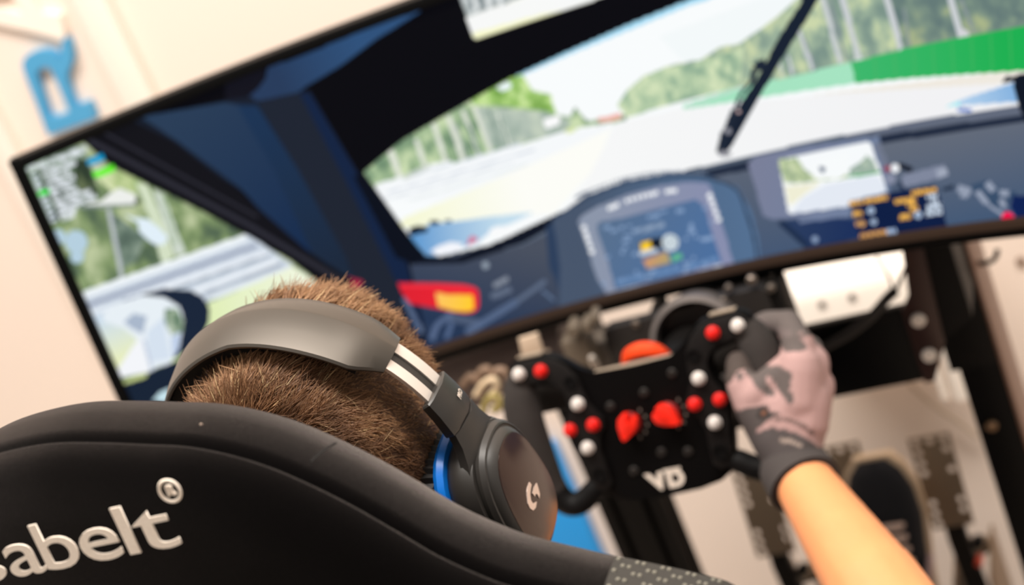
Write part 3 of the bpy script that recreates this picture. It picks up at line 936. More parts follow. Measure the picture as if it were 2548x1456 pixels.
def profile_post(name, x0, x1, y0, y1, z0, z1, m, slots=True):
    """an extruded aluminium profile standing up, with T-slots in its faces"""
    out = []
    n = 2
    w = x1 - x0
    g = 0.008

    def side(p, q, inward):
        p, q, inward = np.array(p), np.array(q), np.array(inward)
        L = np.linalg.norm(q - p)
        t = (q - p) / L
        k = max(1, int(round(L / 0.04)))
        pts = [p]
        for i in range(k):
            c = (i + 0.5) / k * L
            for s_, dd in ((-g / 2, 0), (-g / 2, 0.004), (-g * 0.9, 0.0042), (-g * 0.9, 0.009), (g * 0.9, 0.009), (g * 0.9, 0.0042), (g / 2, 0.004), (g / 2, 0)):
                pts.append(p + t * (c + s_) + inward * dd)
        return pts
    ol = side((x0, y0), (x1, y0), (0, 1)) + side((x1, y0), (x1, y1), (-1, 0)) + side((x1, y1), (x0, y1), (0, -1)) + side((x0, y1), (x0, y0), (1, 0))
    return loft(name, [[(a, b, z) for a, b in ol] for z in (z0, z1)], m, rig, sharp=30)


# right upright: a plain black post whose brown side reflection is painted on a thin sheet, left upright: a slotted profile
box('upright', (0.215, 0.13, FLOOR + 0.06), (0.257, 0.225, 0.90), M_alu, rig, 0.002)
box('side_reflection', (0.2575, 0.129, FLOOR + 0.06), (0.2615, 0.235, 0.86), M_brown, rig, 0.0008)
profile_post('upright', -0.252, -0.172, 0.16, 0.20, FLOOR + 0.06, 0.78, M_alu)
box('upright_cap', (-0.25, 0.162, 0.78), (-0.174, 0.198, 0.785), M_blackplastic, rig, 0.001)
# base rails on the floor
for x in (-0.212, 0.245):
    box('base_rail', (x - 0.02, -0.95, FLOOR), (x + 0.02, 0.52, FLOOR + 0.06), M_alu, rig, 0.002)
for y in (-0.85, 0.18, 0.48):
    box('base_cross_bar', (-0.19, y - 0.02, FLOOR + 0.005), (0.224, y + 0.02, FLOOR + 0.045), M_alu, rig, 0.002)
# black box beam between wheel mount and right upright, with a bronze flange and two bright bolts
bb = [(0.03, 0.640), (0.205, 0.640), (0.205, 0.735), (0.03, 0.735)]
box('cross_beam', (0.02, 0.05, 0.639), (0.199, 0.064, 0.724), M_blackgloss, rig, 0.002)
prism('beam_flange', [(0.193, 0.639), (0.203, 0.639), (0.224, 0.679), (0.232, 0.79), (0.212, 0.79), (0.205, 0.74), (0.193, 0.725)], WORLD, 0.044, 0.048, mat('flange_dark_red', (48, 26, 20), 0.4, 0.2), rig, 0.0005)
prism('beam_gusset', [(0.21, 0.679), (0.2225, 0.679), (0.257, 0.70), (0.257, 0.82), (0.222, 0.82), (0.215, 0.79), (0.208, 0.74)], WORLD, 0.0485, 0.125, M_alu, rig, 0.001)
for px, py in ((2285, 800), (2312, 887)):
    p = at(px, py, 0.041)
    lathe('bolt', p, (0, -1, 0), [(0.0075, -0.006), (0.0075, -0.002), (0.0062, 0.001), (0.0034, 0.0012), (0.003, -0.001), (0, -0.001)], mat('zinc_bolt', (236, 226, 216), 0.5, 0.15), rig, 16)
p = at(2468, 1060, 0.128)
lathe('bolt', p, (0, -1, 0), [(0.006, -0.003), (0.006, 0.002), (0.0045, 0.004), (0, 0.004)], mat('bolt_brass', (150, 120, 92), 0.35, 0.7), rig, 14)
box('beam_channel', (0.03, 0.064, 0.65), (0.199, 0.12, 0.662), M_blackmetal, rig, 0.001)
box('gusset_plate', (0.207, 0.1255, 0.600), (0.257, 0.1295, 0.82), M_alu, rig, 0.0008)
# hook on the right upright
hk = [at(x, y, 0.165) for x, y in ((2425, 652), (2440, 655), (2456, 654), (2470, 648), (2478, 638), (2481, 628), (2482, 622))]
tag(tube('hanging_hook', smooth_path([(0.2614, 0.165, hk[0][2])] + hk, 4), 0.0028, M_blackmetal, None, 8), 'small black hook sticking out of the right upright', 'hook')
# screen bracket
box('screen_bracket', (-0.05, 0.115, 0.78), (0.262, 0.14, 0.86), M_blackmetal, rig, 0.002)
box('screen_bracket', (0.10, 0.098, 0.90), (0.20, 0.118, 1.08), M_blackmetal, rig, 0.002)
box('screen_bracket', (0.12, 0.118, 0.85), (0.16, 0.138, 1.06), M_blackmetal, rig, 0.002)

# ------------------------------------------------------------------ wheel base (motor) behind the wheel
T15 = math.radians(15)
WO = np.array([0.003, -0.22, 0.82])
WF = Frame(WO, (1, 0, 0), (0, math.cos(T15), -math.sin(T15)), (0, math.sin(T15), math.cos(T15)))   # x right, y away from driver, z up the face
AX = WF.y
base = thing('wheel_base', (0, -0.02, 0.70), 'black wheel motor base with a large front plate behind the steering wheel', 'wheel base')
prism('front_plate', [(-0.082, 0.725), (0.088, 0.725), (0.092, 0.735), (0.092, 0.817), (0.086, 0.822), (0.02, 0.822), (0.014, 0.8165), (-0.074, 0.8165), (-0.082, 0.81)], WORLD, -0.035, -0.022, mat('plate_black', (27, 23, 21), 0.55, bump=0.05, scale=600), base, 0.002)
box('gap_block', (0.018, -0.0215, 0.77), (0.09, 0.02, 0.8165), M_blackmetal, base, 0.001)
box('gap_block', (-0.036, -0.0215, 0.77), (-0.024, 0.02, 0.812), M_blackmetal, base, 0.001)
box('side_bracket', (0.0925, -0.034, 0.70), (0.103, 0.01, 0.815), M_blackmetal, base, 0.002)
box('side_bracket', (-0.105, -0.034, 0.70), (-0.0825, 0.01, 0.80), mat('bracket_taupe', (74, 66, 58), 0.55), base, 0.002)
box('mount_arm', (0.03, -0.012, 0.66), (0.10, 0.055, 0.70), M_blackmetal, base, 0.002)
box('mount_arm', (-0.19, 0.10, 0.66), (0.02, 0.158, 0.72), M_blackmetal, base, 0.002)
box('mount_arm', (-0.06, -0.012, 0.66), (0.02, 0.10, 0.72), M_blackmetal, base, 0.002)
mc = WF(0.012, 0.19, 0.012)
lathe('motor_housing', mc, -AX, [(0.044, -0.12), (0.046, -0.115), (0.046, 0.0), (0.040, 0.006), (0.0, 0.006)], M_blackplastic, base, 36)
rc = mc + (-AX) * 0.012
lathe('motor_ring', rc, -AX, [(0.0475, -0.012), (0.0485, 0.0), (0.0475, 0.012), (0.0425, 0.014), (0.041, 0.010), (0.041, -0.012)], mat('ring_dark', (128, 120, 116), 0.3, 0.6), base, 40)
lathe('wheel_shaft', WF(0, 0.05, 0), AX, [(0.019, 0.0), (0.019, 0.02), (0.024, 0.03), (0.024, 0.10), (0.028, 0.11), (0.028, 0.19)], M_blackmetal, base, 24)
for px, py, r in ((1582, 806, 0.004), (1800, 748, 0.0042), (1812, 718, 0.0036), (1918, 718, 0.004), (1870, 698, 0.005)):
    p = at(px, py, -0.0352)
    lathe('bolt', p, (0, -1, 0), [(r, -0.004), (r, 0.001), (r * 0.75, 0.0025), (r * 0.45, 0.0025), (r * 0.4, 0.001), (0, 0.001)], mat('bolt_grey', (120, 108, 98), 0.35, 0.6), base, 12)
# raised maker's line on the motor face
text('lettering', 'SIMULATION', Frame(rc + (-AX) * 0.006 + WF.z * 0.0, (0.93, 0, 0.1), AX, WF.z), 0.0105, mat('grey_print', (120, 100, 92), 0.6), base, 0.0004, 0.0, 1.0,
     fn=lambda x, y, z, c=mc + (-AX) * 0.0066: c + (WF.x * 0.96 + WF.z * 0.28) * (x - 0.028) + (WF.z * 0.96 - WF.x * 0.28) * (z - 0.002) + AX * y)
# clamp bits left of the plate: two thumb screws and a taupe clamp block
clampm = mat('clamp_taupe', (104, 92, 78), 0.5, 0.2)
cl = thing('screen_clamp', at(1420, 850, -0.05), 'taupe clamp with thumb screws left of the wheel base plate', 'clamp')
p = at(1445, 860, -0.05)
box('jaw', (p[0] - 0.016, -0.06, p[2] - 0.03), (p[0] + 0.012, -0.035, p[2] + 0.012), clampm, cl, 0.002)
for px, py, r in ((1428, 822, 0.007), (1462, 812, 0.006), (1480, 792, 0.005)):
    q = at(px, py, -0.062)
    lathe('thumb_screw', q, (0.2, -1, 0.1), [(r, -0.022), (r, 0.004), (r * 0.8, 0.006), (0, 0.006)], clampm, cl, 10)
q = at(1480, 905, -0.062)
lathe('clamp_pin', q, (0.1, -0.4, 1), [(0.004, -0.01), (0.0045, 0.008), (0.003, 0.011), (0, 0.011)], M_steelbrush, cl, 12)
# beige tab standing on a small ledge
tb = thing('beige_bracket_tab', at(1325, 885, -0.06), 'beige rectangular bracket tab standing left of the wheel', 'bracket')
A, B = at(1291, 842, -0.06), at(1338, 828, -0.06)
C_, D_ = at(1357, 886, -0.06), at(1303, 898, -0.06)
beige = mat('beige_plate', (205, 182, 158), 0.55)
prism('tab', [(A[0], A[2]), (D_[0], D_[2]), (C_[0], C_[2]), (B[0], B[2])], WORLD, -0.062, -0.058, beige, tb, 0.0008)
E_, G_ = at(1283, 900, -0.06), at(1362, 882, -0.06)
box('ledge', (E_[0], -0.075, E_[2] - 0.006), (G_[0], -0.05, E_[2] + 0.001), mat('beige_ledge', (150, 130, 110), 0.5), tb, 0.001)

# brown-grey equipment case below the left half of the screen, cables in front of it
cs = thing('equipment_case', (-0.26, 0.06, 0.738), 'grey-brown rounded equipment case under the left half of the screen', 'case')
cp = [(0.02, 0.738), (0.006, 0.738), (0.0, 0.744), (0.0, 0.770), (0.006, 0.786), (0.022, 0.801), (0.04, 0.807), (0.11, 0.807), (0.12, 0.80), (0.12, 0.738)]
casem = mat('case_taupe', (112, 96, 90), 0.6, bump=0.2, scale=500, vary=0.15)
loft('body', [[(x, y, z) for y, z in cp] for x in (-0.42, -0.418, -0.152, -0.15)], casem, cs)
box('support_arm', (-0.245, 0.05, 0.722), (-0.18, 0.159, 0.738), M_blackmetal, cs, 0.002)


def cable(name, pix, y, r, m, lab, group=None, sides=8):
    P = [at(px, py, yy) for (px, py), yy in zip(pix, y if hasattr(y, '__len__') else [y] * len(pix))]
    return tag(tube(name, smooth_path(P, 6), r, m, None, sides), lab, 'cable', group)


tan = mat('cable_tan', (138, 112, 92), 0.6)
olive = mat('cable_olive', (150, 134, 76), 0.55)
pale = mat('cable_cream', (206, 182, 150), 0.55)
cable('looped_cable', [(1150, 960), (1172, 935), (1190, 948), (1196, 925), (1214, 918), (1222, 940), (1238, 922), (1256, 925), (1262, 945), (1280, 930)], -0.02, 0.0045, tan, 'tan coiled cable in front of the grey-brown case')
cable('looped_cable', [(1185, 985), (1205, 955), (1228, 945), (1238, 965), (1222, 985), (1240, 1000), (1258, 985)], -0.035, 0.004, pale, 'cream cable looped under the tan coil')
cable('looped_cable', [(1200, 1030), (1214, 995), (1232, 985), (1243, 1003), (1228, 1022), (1246, 1012), (1256, 995)], -0.05, 0.0038, olive, 'olive green cable bent below the cream cable')

# black hose from the wheel mount up to a tie by the conduit, thin leads above it, grey lead on the wall
cable('sleeved_cable', [(1990, 905), (2045, 868), (2110, 832), (2165, 790), (2205, 745), (2226, 725)], [0.035, 0.036, 0.038, 0.04, 0.05, 0.06], 0.0055, mat('braided_sleeve', (34, 29, 26), 0.7, bump=0.5, scale=1500), 'thick black sleeved cable arching over the black cross beam')
cable('thin_lead', [(2224, 728), (2212, 690), (2198, 665), (2182, 640)], [0.06, 0.08, 0.10, 0.12], 0.0012, mat('lead_brown', (120, 96, 78), 0.6), 'thin brown lead rising from the sleeved cable to the screen')
cable('thin_lead', [(2228, 724), (2244, 690), (2258, 655), (2266, 630)], [0.06, 0.08, 0.10, 0.12], 0.0020, M_rubber, 'thin black lead rising beside the thin brown lead')
cable('wall_lead', [(2262, 955), (2300, 990), (2340, 1020), (2385, 1050), (2432, 1088)], [0.60, 0.60, 0.60, 0.60, 0.60], 0.0032, mat('lead_grey', (196, 178, 158), 0.6), 'pale grey lead sagging along the wall under the black beam')

# ------------------------------------------------------------------ steering wheel
wheel = thing('steering_wheel', WF(0, 0.02, 0), 'black open-top racing wheel with red and silver buttons', 'steering wheel')
R_out = [(0.0, 0.038), (0.036, 0.038), (0.043, 0.041), (0.050, 0.047), (0.060, 0.056), (0.070, 0.0635), (0.079, 0.0655), (0.104, 0.0665),
         (0.112, 0.0635), (0.1165, 0.057), (0.1165, 0.050), (0.112, 0.043), (0.104, 0.0395), (0.096, 0.0385), (0.084, 0.038), (0.076, 0.0355), (0.071, 0.031),
         (0.0685, 0.024), (0.069, 0.013), (0.074, 0.006), (0.079, 0.000), (0.080, -0.008), (0.077, -0.022), (0.073, -0.034), (0.071, -0.050), (0.068, -0.064), (0.060, -0.074), (0.050, -0.080), (0.030, -0.0835), (0.0, -0.0845)]
full = R_out + [(-x, z) for x, z in R_out[::-1][1:-1]]
prism('face_plate', full, WF, 0.0, 0.010, mat('wheel_carbon_black', (5, 4, 4), 0.5, bump=0.04, scale=900, spec=0.12), wheel, 0.0015)
# top edges: the overhead light they catch, painted as pale strips
edge = mat('lit_top_edge', (168, 150, 130), 0.45, 0.3)
for x0, x1, z in ((-0.037, 0.0375, 0.0382), (0.080, 0.1035, 0.0664), (-0.1035, -0.080, 0.0664)):
    box('lit_edge_strip', (x0, 0.0005, z - 0.001), (x1, 0.0095, z + 0.0012), edge, wheel, 0.0004, WF)
# raised button brackets at either side
br = [(0.052, 0.040), (0.060, 0.0525), (0.070, 0.060), (0.080, 0.0625), (0.104, 0.0635), (0.1105, 0.0605), (0.1135, 0.0555), (0.1125, 0.049), (0.108, 0.0445), (0.095, 0.0425), (0.082, 0.0415),
      (0.073, 0.037), (0.067, 0.029), (0.0655, 0.020), (0.067, 0.010), (0.074, 0.002), (0.0765, -0.006), (0.0745, -0.020), (0.070, -0.034), (0.069, -0.052), (0.063, -0.066), (0.054, -0.069), (0.048, -0.062), (0.049, -0.048),
      (0.052, -0.030), (0.048, -0.018), (0.040, -0.011), (0.039, -0.002), (0.046, 0.006), (0.050, 0.014), (0.050, 0.028)]
for s in (1, -1):
    prism('button_bracket', [(s * x, z) for x, z in br], WF, -0.0045, 0.0, mat('bracket_black', (18, 15, 14), 0.55, spec=0.2, bump=0.05, scale=900), wheel, 0.0012)
redb = [(0.081, 0.052), (0.0475, -0.0062), (0.0705, -0.0066)]
silb = [(0.104, 0.0535), (0.0575, 0.0155), (0.0605, -0.0258)]


def button(x, z, m, name):
    lathe(name, WF(x, -0.0045, z), -AX, [(0.0062, 0.0), (0.0062, 0.0016), (0.0052, 0.002), (0.005, 0.0022), (0.0049, 0.0052), (0.0044, 0.0066), (0.0032, 0.0074), (0.0, 0.0076)], m, wheel, 18)


for s in (1, -1):
    for x, z in redb:
        button(s * x - (0.0015 if s < 0 else 0), z, M_red, 'red_button')
    for x, z in silb:
        button(s * x, z, M_silverbtn, 'silver_button')
    for x, z, r in ((0.0585, 0.036, 0.006), (0.0575, -0.053, 0.007)):
        lathe('recess', WF(s * x, -0.0046, z), -AX, [(r, 0.0), (r, 0.0014), (r * 0.75, 0.0014), (r * 0.7, 0.0004), (0, 0.0004)], M_blackplastic, wheel, 16)
# two red rotary knobs with printed ticks
for x, z, rot in ((-0.0165, -0.0125, -0.5), (0.0205, -0.0105, 0.9)):
    kc = WF(x, 0.0, z)
    bm = bmesh.new()
    lathe('knob_skirt', kc, -AX, [(0.0105, 0.0), (0.0105, 0.0025), (0.009, 0.0035), (0.0, 0.0035)], mat('knob_dark_red', (120, 10, 8), 0.5), wheel, 24)
    kf = Frame(kc, WF.x * math.cos(rot) + WF.z * math.sin(rot), AX, -WF.x * math.sin(rot) + WF.z * math.cos(rot))
    ol = [(-0.0068, 0.0095), (-0.0026, 0.0112), (0.0, -0.0005), (0.0026, 0.0112), (0.0068, 0.0095), (0.0092, 0.004), (0.0078, -0.003), (0.003, -0.0105), (0.0, -0.0145), (-0.003, -0.0105), (-0.0078, -0.003), (-0.0092, 0.004)]
    bm_prism(bm, ol, kf, -0.014, -0.0035, 0.001)
    bmesh.ops.triangulate(bm, faces=[f for f in bm.faces if len(f.verts) > 4])
    obj('rotary_knob', bm, mat('knob_red', (236, 40, 24), 0.35), wheel)
    for k in range(11):
        t = -2.4 + k * 0.48
        q = (x + 0.0155 * math.cos(t + 0.2), z + 0.0155 * math.sin(t + 0.2))
        if k in (2, 3, 4, 5, 6):
            box('dial_mark', (q[0] - 0.0009, -0.0006, q[1] - 0.0013), (q[0] + 0.0009, 0.0001, q[1] + 0.0013), mat('dial_print', (112, 102, 94), 0.6), wheel, 0.0, WF)
for x, z in ((0.004, 0.012), (0.034, 0.024), (0.004, -0.044), (-0.03, 0.006), (0.028, -0.048), (-0.026, -0.056)):
    lathe('plate_bolt', WF(x, 0.0, z), -AX, [(0.0042, 0.0), (0.0042, 0.0012), (0.003, 0.002), (0.0018, 0.002), (0.0016, 0.0012), (0, 0.0012)], mat('bolt_dark', (44, 40, 37), 0.4, 0.3), wheel, 12)
text('emblem', 'V', WF, 0.0205, M_print, wheel, 0.0004, 0.0011, 0.8, fn=lambda x, y, z: WF(x * 1.1 - 0.0125 + z * -0.25, y - 0.0004, z - 0.0765))
text('emblem', 'D', WF, 0.0205, M_print, wheel, 0.0004, 0.0011, 0.8, fn=lambda x, y, z: WF(x * 1.05 + 0.0015, y - 0.0004, z - 0.0765))
box('emblem', (0.0, -0.0008, -0.0628), (0.0165, -0.0001, -0.0603), M_print, wheel, 0.0, WF)
# orange quick-release collar
lathe('release_collar', WF(-0.004, 0.056, 0.030), WF.y * 0.8 + WF.z * 0.6, [(0.0, -0.012), (0.020, -0.012), (0.0235, -0.008), (0.0235, 0.0), (0.020, 0.004), (0.014, 0.005), (0.0, 0.005)], M_orange, wheel, 32)
lathe('hub', WF(0, 0.010, 0), AX, [(0.032, 0.0), (0.032, 0.012), (0.020, 0.016), (0.020, 0.045)], M_blackmetal, wheel, 28)
# grips: ear, vertical handle, tail hooking back to the plate
for s in (1, -1):
    gp = [(0.104, 0.004, 0.050), (0.110, 0.006, 0.042), (0.114, 0.004, 0.028), (0.115, 0.002, 0.008), (0.114, 0.002, -0.015), (0.112, 0.003, -0.038), (0.109, 0.004, -0.058), (0.102, 0.005, -0.073), (0.092, 0.006, -0.0785), (0.080, 0.006, -0.0745), (0.069, 0.006, -0.067), (0.060, 0.006, -0.062)]
    gr = [0.012, 0.0145, 0.017, 0.018, 0.0172, 0.0155, 0.0135, 0.012, 0.0115, 0.011, 0.0105, 0.0095]
    P = smooth_path([WF(s * x, y, z) for x, y, z in gp], 4)
    rr = np.interp(np.linspace(0, 1, len(P)), np.linspace(0, 1, len(gr)), gr)
    k = 26
    tube('grip', P[:k], rr[:k], M_suede, wheel, 16)
    tube('grip_tail', P[k - 2:], rr[k - 2:] * 0.98, M_rubber, wheel, 16)
# shift paddles behind the plate
for s in (1, -1):
    prism('shift_paddle', [(s * x, z) for x, z in ((0.050, 0.030), (0.085, 0.036), (0.128, 0.046), (0.134, 0.040), (0.130, 0.022), (0.118, 0.006), (0.080, 0.006), (0.050, 0.014))], WF, 0.028, 0.031, mat('paddle_dark', (52, 48, 45), 0.45), wheel, 0.001)
    box('paddle_arm', (min(s * 0.045, s * 0.062), 0.010, 0.016), (max(s * 0.045, s * 0.062), 0.028, 0.028), M_blackmetal, wheel, 0.001, WF)

# ------------------------------------------------------------------ pedals
ped_m = mat('pedal_grey', (116, 100, 82), 0.5, 0.3, bump=0.1, scale=400)


def perforated(name, fr, w, h, cols, rows, holes, m, parent, t=0.004):
    """a plate on a cell grid; listed cells carry an octagonal hole cut right through"""
    bm = bmesh.new()
    cw, ch = w / cols, h / rows
    cache = {}

    def V(x, d, z):
        k = (round(x, 6), d, round(z, 6))
        if k not in cache:
            cache[k] = bm.verts.new(tuple(fr(x, d, z)))
        return cache[k]
    for d, flip in ((0, False), (t, True)):
        for i in range(cols):
            for j in range(rows):
                x0, z0 = -w / 2 + i * cw, j * ch
                sq = [(x0, z0), (x0 + cw / 2, z0), (x0 + cw, z0), (x0 + cw, z0 + ch / 2), (x0 + cw, z0 + ch), (x0 + cw / 2, z0 + ch), (x0, z0 + ch), (x0, z0 + ch / 2)]
                O = [V(x, d, z) for x, z in sq]
                if (i, j) not in holes:
                    bm.faces.new(O if not flip else O[::-1])
                    continue
                r = 0.34 * min(cw, ch)
                cx, cz = x0 + cw / 2, z0 + ch / 2
                I = [V(cx + r * math.cos(a), d, cz + r * math.sin(a)) for a in [math.radians(225 + 45 * k) for k in range(8)]]
                for k in range(8):
                    q = (O[k], O[(k + 1) % 8], I[(k + 1) % 8], I[k])
                    bm.faces.new(q if not flip else q[::-1])
                if d == 0:
                    I2 = [V(cx + r * math.cos(a), t, cz + r * math.sin(a)) for a in [math.radians(225 + 45 * k) for k in range(8)]]
                    for k in range(8):
                        bm.faces.new((I[k], I[(k + 1) % 8], I2[(k + 1) % 8], I2[k]))
    pe = [(-w / 2 + i * cw / 2, 0.0) for i in range(2 * cols)] + [(w / 2, j * ch / 2) for j in range(2 * rows)] + [(w / 2 - i * cw / 2, h) for i in range(2 * cols)] + [(-w / 2, h - j * ch / 2) for j in range(2 * rows)]
    for k in range(len(pe)):
        a, b = pe[k], pe[(k + 1) % len(pe)]
        try:
            bm.faces.new((V(a[0], 0, a[1]), V(b[0], 0, b[1]), V(b[0], t, b[1]), V(a[0], t, a[1])))
        except ValueError:
            pass
    return obj(name, bm, m, parent, True, 30)


ped = thing('pedal_set', (0.0, 0.36, FLOOR + 0.06), 'grey metal pedal set with perforated pedal plates under the wheel', 'pedals')
tp = math.radians(12)
PZ = np.array([0.0, math.sin(tp), math.cos(tp)])
PY_ = np.array([0.0, math.cos(tp), -math.sin(tp)])
hs = {(0, j) for j in (0, 1, 2, 5, 6, 7, 8)} | {(2, j) for j in (1, 2, 5, 7)} | {(1, 8)} | {(2, 8)}
for cx, zt, hh in ((0.115, 0.385, 0.125), (0.002, 0.396, 0.125), (-0.120, 0.386, 0.125)):
    f = Frame(np.array([cx, 0.36, zt]) - PZ * hh, (1, 0, 0), PY_, PZ)
    perforated('pedal_plate', f, 0.052, hh, 3, 9, hs, ped_m, ped)
    bot = f(0, 0.004, 0.02)
    loft('pedal_arm', [[f(-0.012, 0.005, 0.06), f(0.012, 0.005, 0.06), f(0.012, 0.018, 0.06), f(-0.012, 0.018, 0.06)],
                       [f(-0.012, 0.005, -0.02), f(0.012, 0.005, -0.02), f(0.012, 0.02, -0.02), f(-0.012, 0.02, -0.02)],
                       [(cx - 0.012, 0.36, 0.07), (cx + 0.012, 0.36, 0.07), (cx + 0.012, 0.385, 0.07), (cx - 0.012, 0.385, 0.07)]], M_blackmetal, ped)
    lathe('pedal_spring', (cx + 0.002, 0.40, 0.18), (0, 0.6, -0.4), [(0.012 + 0.002 * (k % 2), k * 0.005) for k in range(18)], mat('spring_steel', (150, 132, 112), 0.35, 0.6), ped, 14)
    lathe('pivot', (cx - 0.02, 0.375, 0.10), (1, 0, 0), [(0.009, 0.0), (0.009, 0.04)], M_steelbrush, ped, 14)
    box('pedal_bracket', (cx - 0.026, 0.34, 0.02), (cx - 0.021, 0.46, 0.17), mat('bracket_tan', (128, 108, 88), 0.5, 0.2), ped, 0.001)
    box('pedal_bracket', (cx + 0.021, 0.34, 0.02), (cx + 0.026, 0.46, 0.17), mat('bracket_tan', (128, 108, 88), 0.5, 0.2), ped, 0.001)
    lathe('preload_knob', (cx + 0.018, 0.36, 0.215), (0, -1, 0.3), [(0.008, -0.01), (0.008, 0.004), (0.006, 0.006), (0, 0.006)], M_rubber, ped, 12)
box('pedal_deck', (-0.17, 0.27, 0.0), (0.19, 0.50, 0.02), M_blackmetal, ped, 0.003)
for x in (-0.14, 0.16):
    box('deck_leg', (x - 0.012, 0.44, FLOOR + 0.046), (x + 0.012, 0.49, 0.0), M_blackmetal, ped, 0.002)
lathe('adjuster', at(2436, 1398, 0.345), (0, -1, 0.1), [(0.005, -0.012), (0.0055, 0.004), (0.004, 0.006), (0, 0.006)], mat('red_adjuster', (206, 72, 44), 0.4), ped, 14)

# ------------------------------------------------------------------ bucket seat seen from behind
seat = thing('racing_seat', (0, -0.60, FLOOR + 0.06), 'black fabric bucket seat with pale embroidered lettering, in the foreground', 'seat')
fab = mat('black_seat_fabric', (5, 4, 4), 0.95, bump=0.45, scale=2600, vary=0.45, vscale=700, spec=0.2, sheen=0.0)
fab.node_tree.nodes['Principled BSDF'].inputs['Specular IOR Level'].default_value = 0.02


def add_fuzz(m, amt=0.25):
    """a little light-catching nap on cloth"""
    b = m.node_tree.nodes['Principled BSDF']
    b.inputs['Sheen Weight'].default_value = amt
    b.inputs['Sheen Roughness'].default_value = 0.3
    b.inputs['Sheen Tint'].default_value = (0.8, 0.7, 0.65, 1)


add_fuzz(fab, 0.85)
tr = [(100, 1010), (200, 1003), (300, 1000), (400, 1000), (500, 1003), (600, 1015), (700, 1040), (800, 1078), (900, 1125), (1000, 1180), (1100, 1237), (1200, 1287), (1300, 1328), (1400, 1357), (1500, 1380), (1600, 1400), (1700, 1422), (1800, 1450)]
SY, SX0 = -0.884, -0.048
right = [at(x, y, SY + 0.012 * max(0, 1 - i / 9) + 0.038) for i, (x, y) in enumerate(tr)]
FIX = np.array([-22, 2, 20, 27, 32, 43, 53, 62, 68, 72, 66, 54, 45, 42, 45, 49, 53, 62]) / 5600.0
right = [p_ - np.array([0, 0, k_]) for p_, k_ in zip(right, FIX)]
kept = [(p[0] - SX0, p[2] - 0.001) for p in right if p[0] - SX0 > 0.045]
half = [(0.0, kept[0][1] + 0.0064), (0.025, kept[0][1] + 0.0050)] + kept + [(0.312, 1.027), (0.330, 0.995), (0.335, 0.95), (0.325, 0.86), (0.295, 0.73), (0.262, 0.59), (0.25, 0.45), (0.25, 0.32), (0.235, 0.28), (0.10, 0.27), (0.0, 0.27)]
outl = half + [(-x, z) for x, z in half[::-1][1:-1]]
op = smooth_path([(x, z) for x, z in outl], 5, closed=True)
op = np.array(op) + np.array([SX0, 0.0])
nrm = np.roll(op, -1, 0) - np.roll(op, 1, 0)
nrm = np.stack([nrm[:, 1], -nrm[:, 0]], 1)
nrm /= np.linalg.norm(nrm, axis=1)[:, None]
if ((op - op.mean(0)) * nrm).sum() < 0:
    nrm = -nrm


def rear_y(x, z):
    """how the padded back leans: the headrest tips gently forward at its top"""
    return SY + 0.10 * max(0.0, z - 1.10) + 0.04 * (1.10 - z) * (z < 1.10) + 0.03 * (x - SX0) ** 2


def loop(off, dy):
    return [(x + nx * off, rear_y(x, z) + dy, z + nz * off) for (x, z), (nx, nz) in zip(op, nrm)]


prof = [(-0.030, 0.064), (-0.012, 0.060), (-0.003, 0.050), (0.0, 0.034), (0.0, 0.020), (-0.0008, 0.0135), (-0.0022, 0.0129), (-0.0026, 0.0122), (-0.0022, 0.0115), (-0.0022, 0.010), (-0.0045, 0.001), (-0.0105, -0.0065), (-0.019, -0.0110), (-0.030, -0.0138), (-0.05, -0.0165)]
loops = [loop(o, d) for o, d in prof]
cl_ = np.array(loops[-1])
ctr = np.array([0, 0, 0.85])
inner = []
for s in (0.8, 0.6, 0.4, 0.2, 0.05):
    inner.append([(SX0 + (x - SX0) * s, rear_y(SX0 + (x - SX0) * s, 0.85 + (z - 0.85) * s) - 0.0165 - 0.004 * (1 - s), 0.85 + (z - 0.85) * s) for x, _, z in cl_])
fl = np.array(loops[0])
front = []
for s in (0.05, 0.3, 0.6, 0.85):
    front.append([(SX0 + (x - SX0) * s, rear_y(SX0 + (x - SX0) * s, 0.85 + (z - 0.85) * s) + 0.064, 0.85 + (z - 0.85) * s) for x, _, z in fl])
loft('seat_back', front + loops + inner, fab, seat, sharp=80)
# stitched cross seam on the rim (the short line over the rounded edge)
for px, py, qx, qy in ((772, 1150, 836, 1102),):
    a, b = at(px, py, SY + 0.016), at(qx, qy, SY + 0.037)
    mid = (a + b) / 2 + np.array([0.0, -0.0005, 0.0007])
    tube('cross_seam', smooth_path([a, mid, b], 5), 0.0005, mat('seam_black', (16, 14, 13), 0.9), seat, 6)
# dotted grip panel on the right shoulder, with its raised dots
pan = []
idx = [i for i in range(len(op)) if op[i, 0] > 0.205 and op[i, 1] > 0.70]
grip_m = mat('grip_panel_grey', (44, 41, 36), 0.8, bump=0.3, scale=1800)
rings = [[(lambda x, z, nx, nz: (x + nx * (o + 0.0012), rear_y(x, z) + d - 0.0012 * (o < -0.002), z + nz * (o + 0.0012)))(op[i, 0], op[i, 1], nrm[i, 0], nrm[i, 1]) for o, d in prof[2:]] for i in idx]
bm = bmesh.new()
bm_loft(bm, rings, closed=False, cap=False)
panel = obj('grip_panel', bm, grip_m, seat, True, 80)
DV, DF = [], []
rs = random.Random(11)
rr_ = np.array(rings)
n1, n2 = rr_.shape[:2]
arc = np.r_[0, np.cumsum(np.linalg.norm(np.diff(rr_[:, 3], axis=0), axis=1))]
cro = np.r_[0, np.cumsum(np.linalg.norm(np.diff(rr_[n1 // 4], axis=0), axis=1))]
k = 0
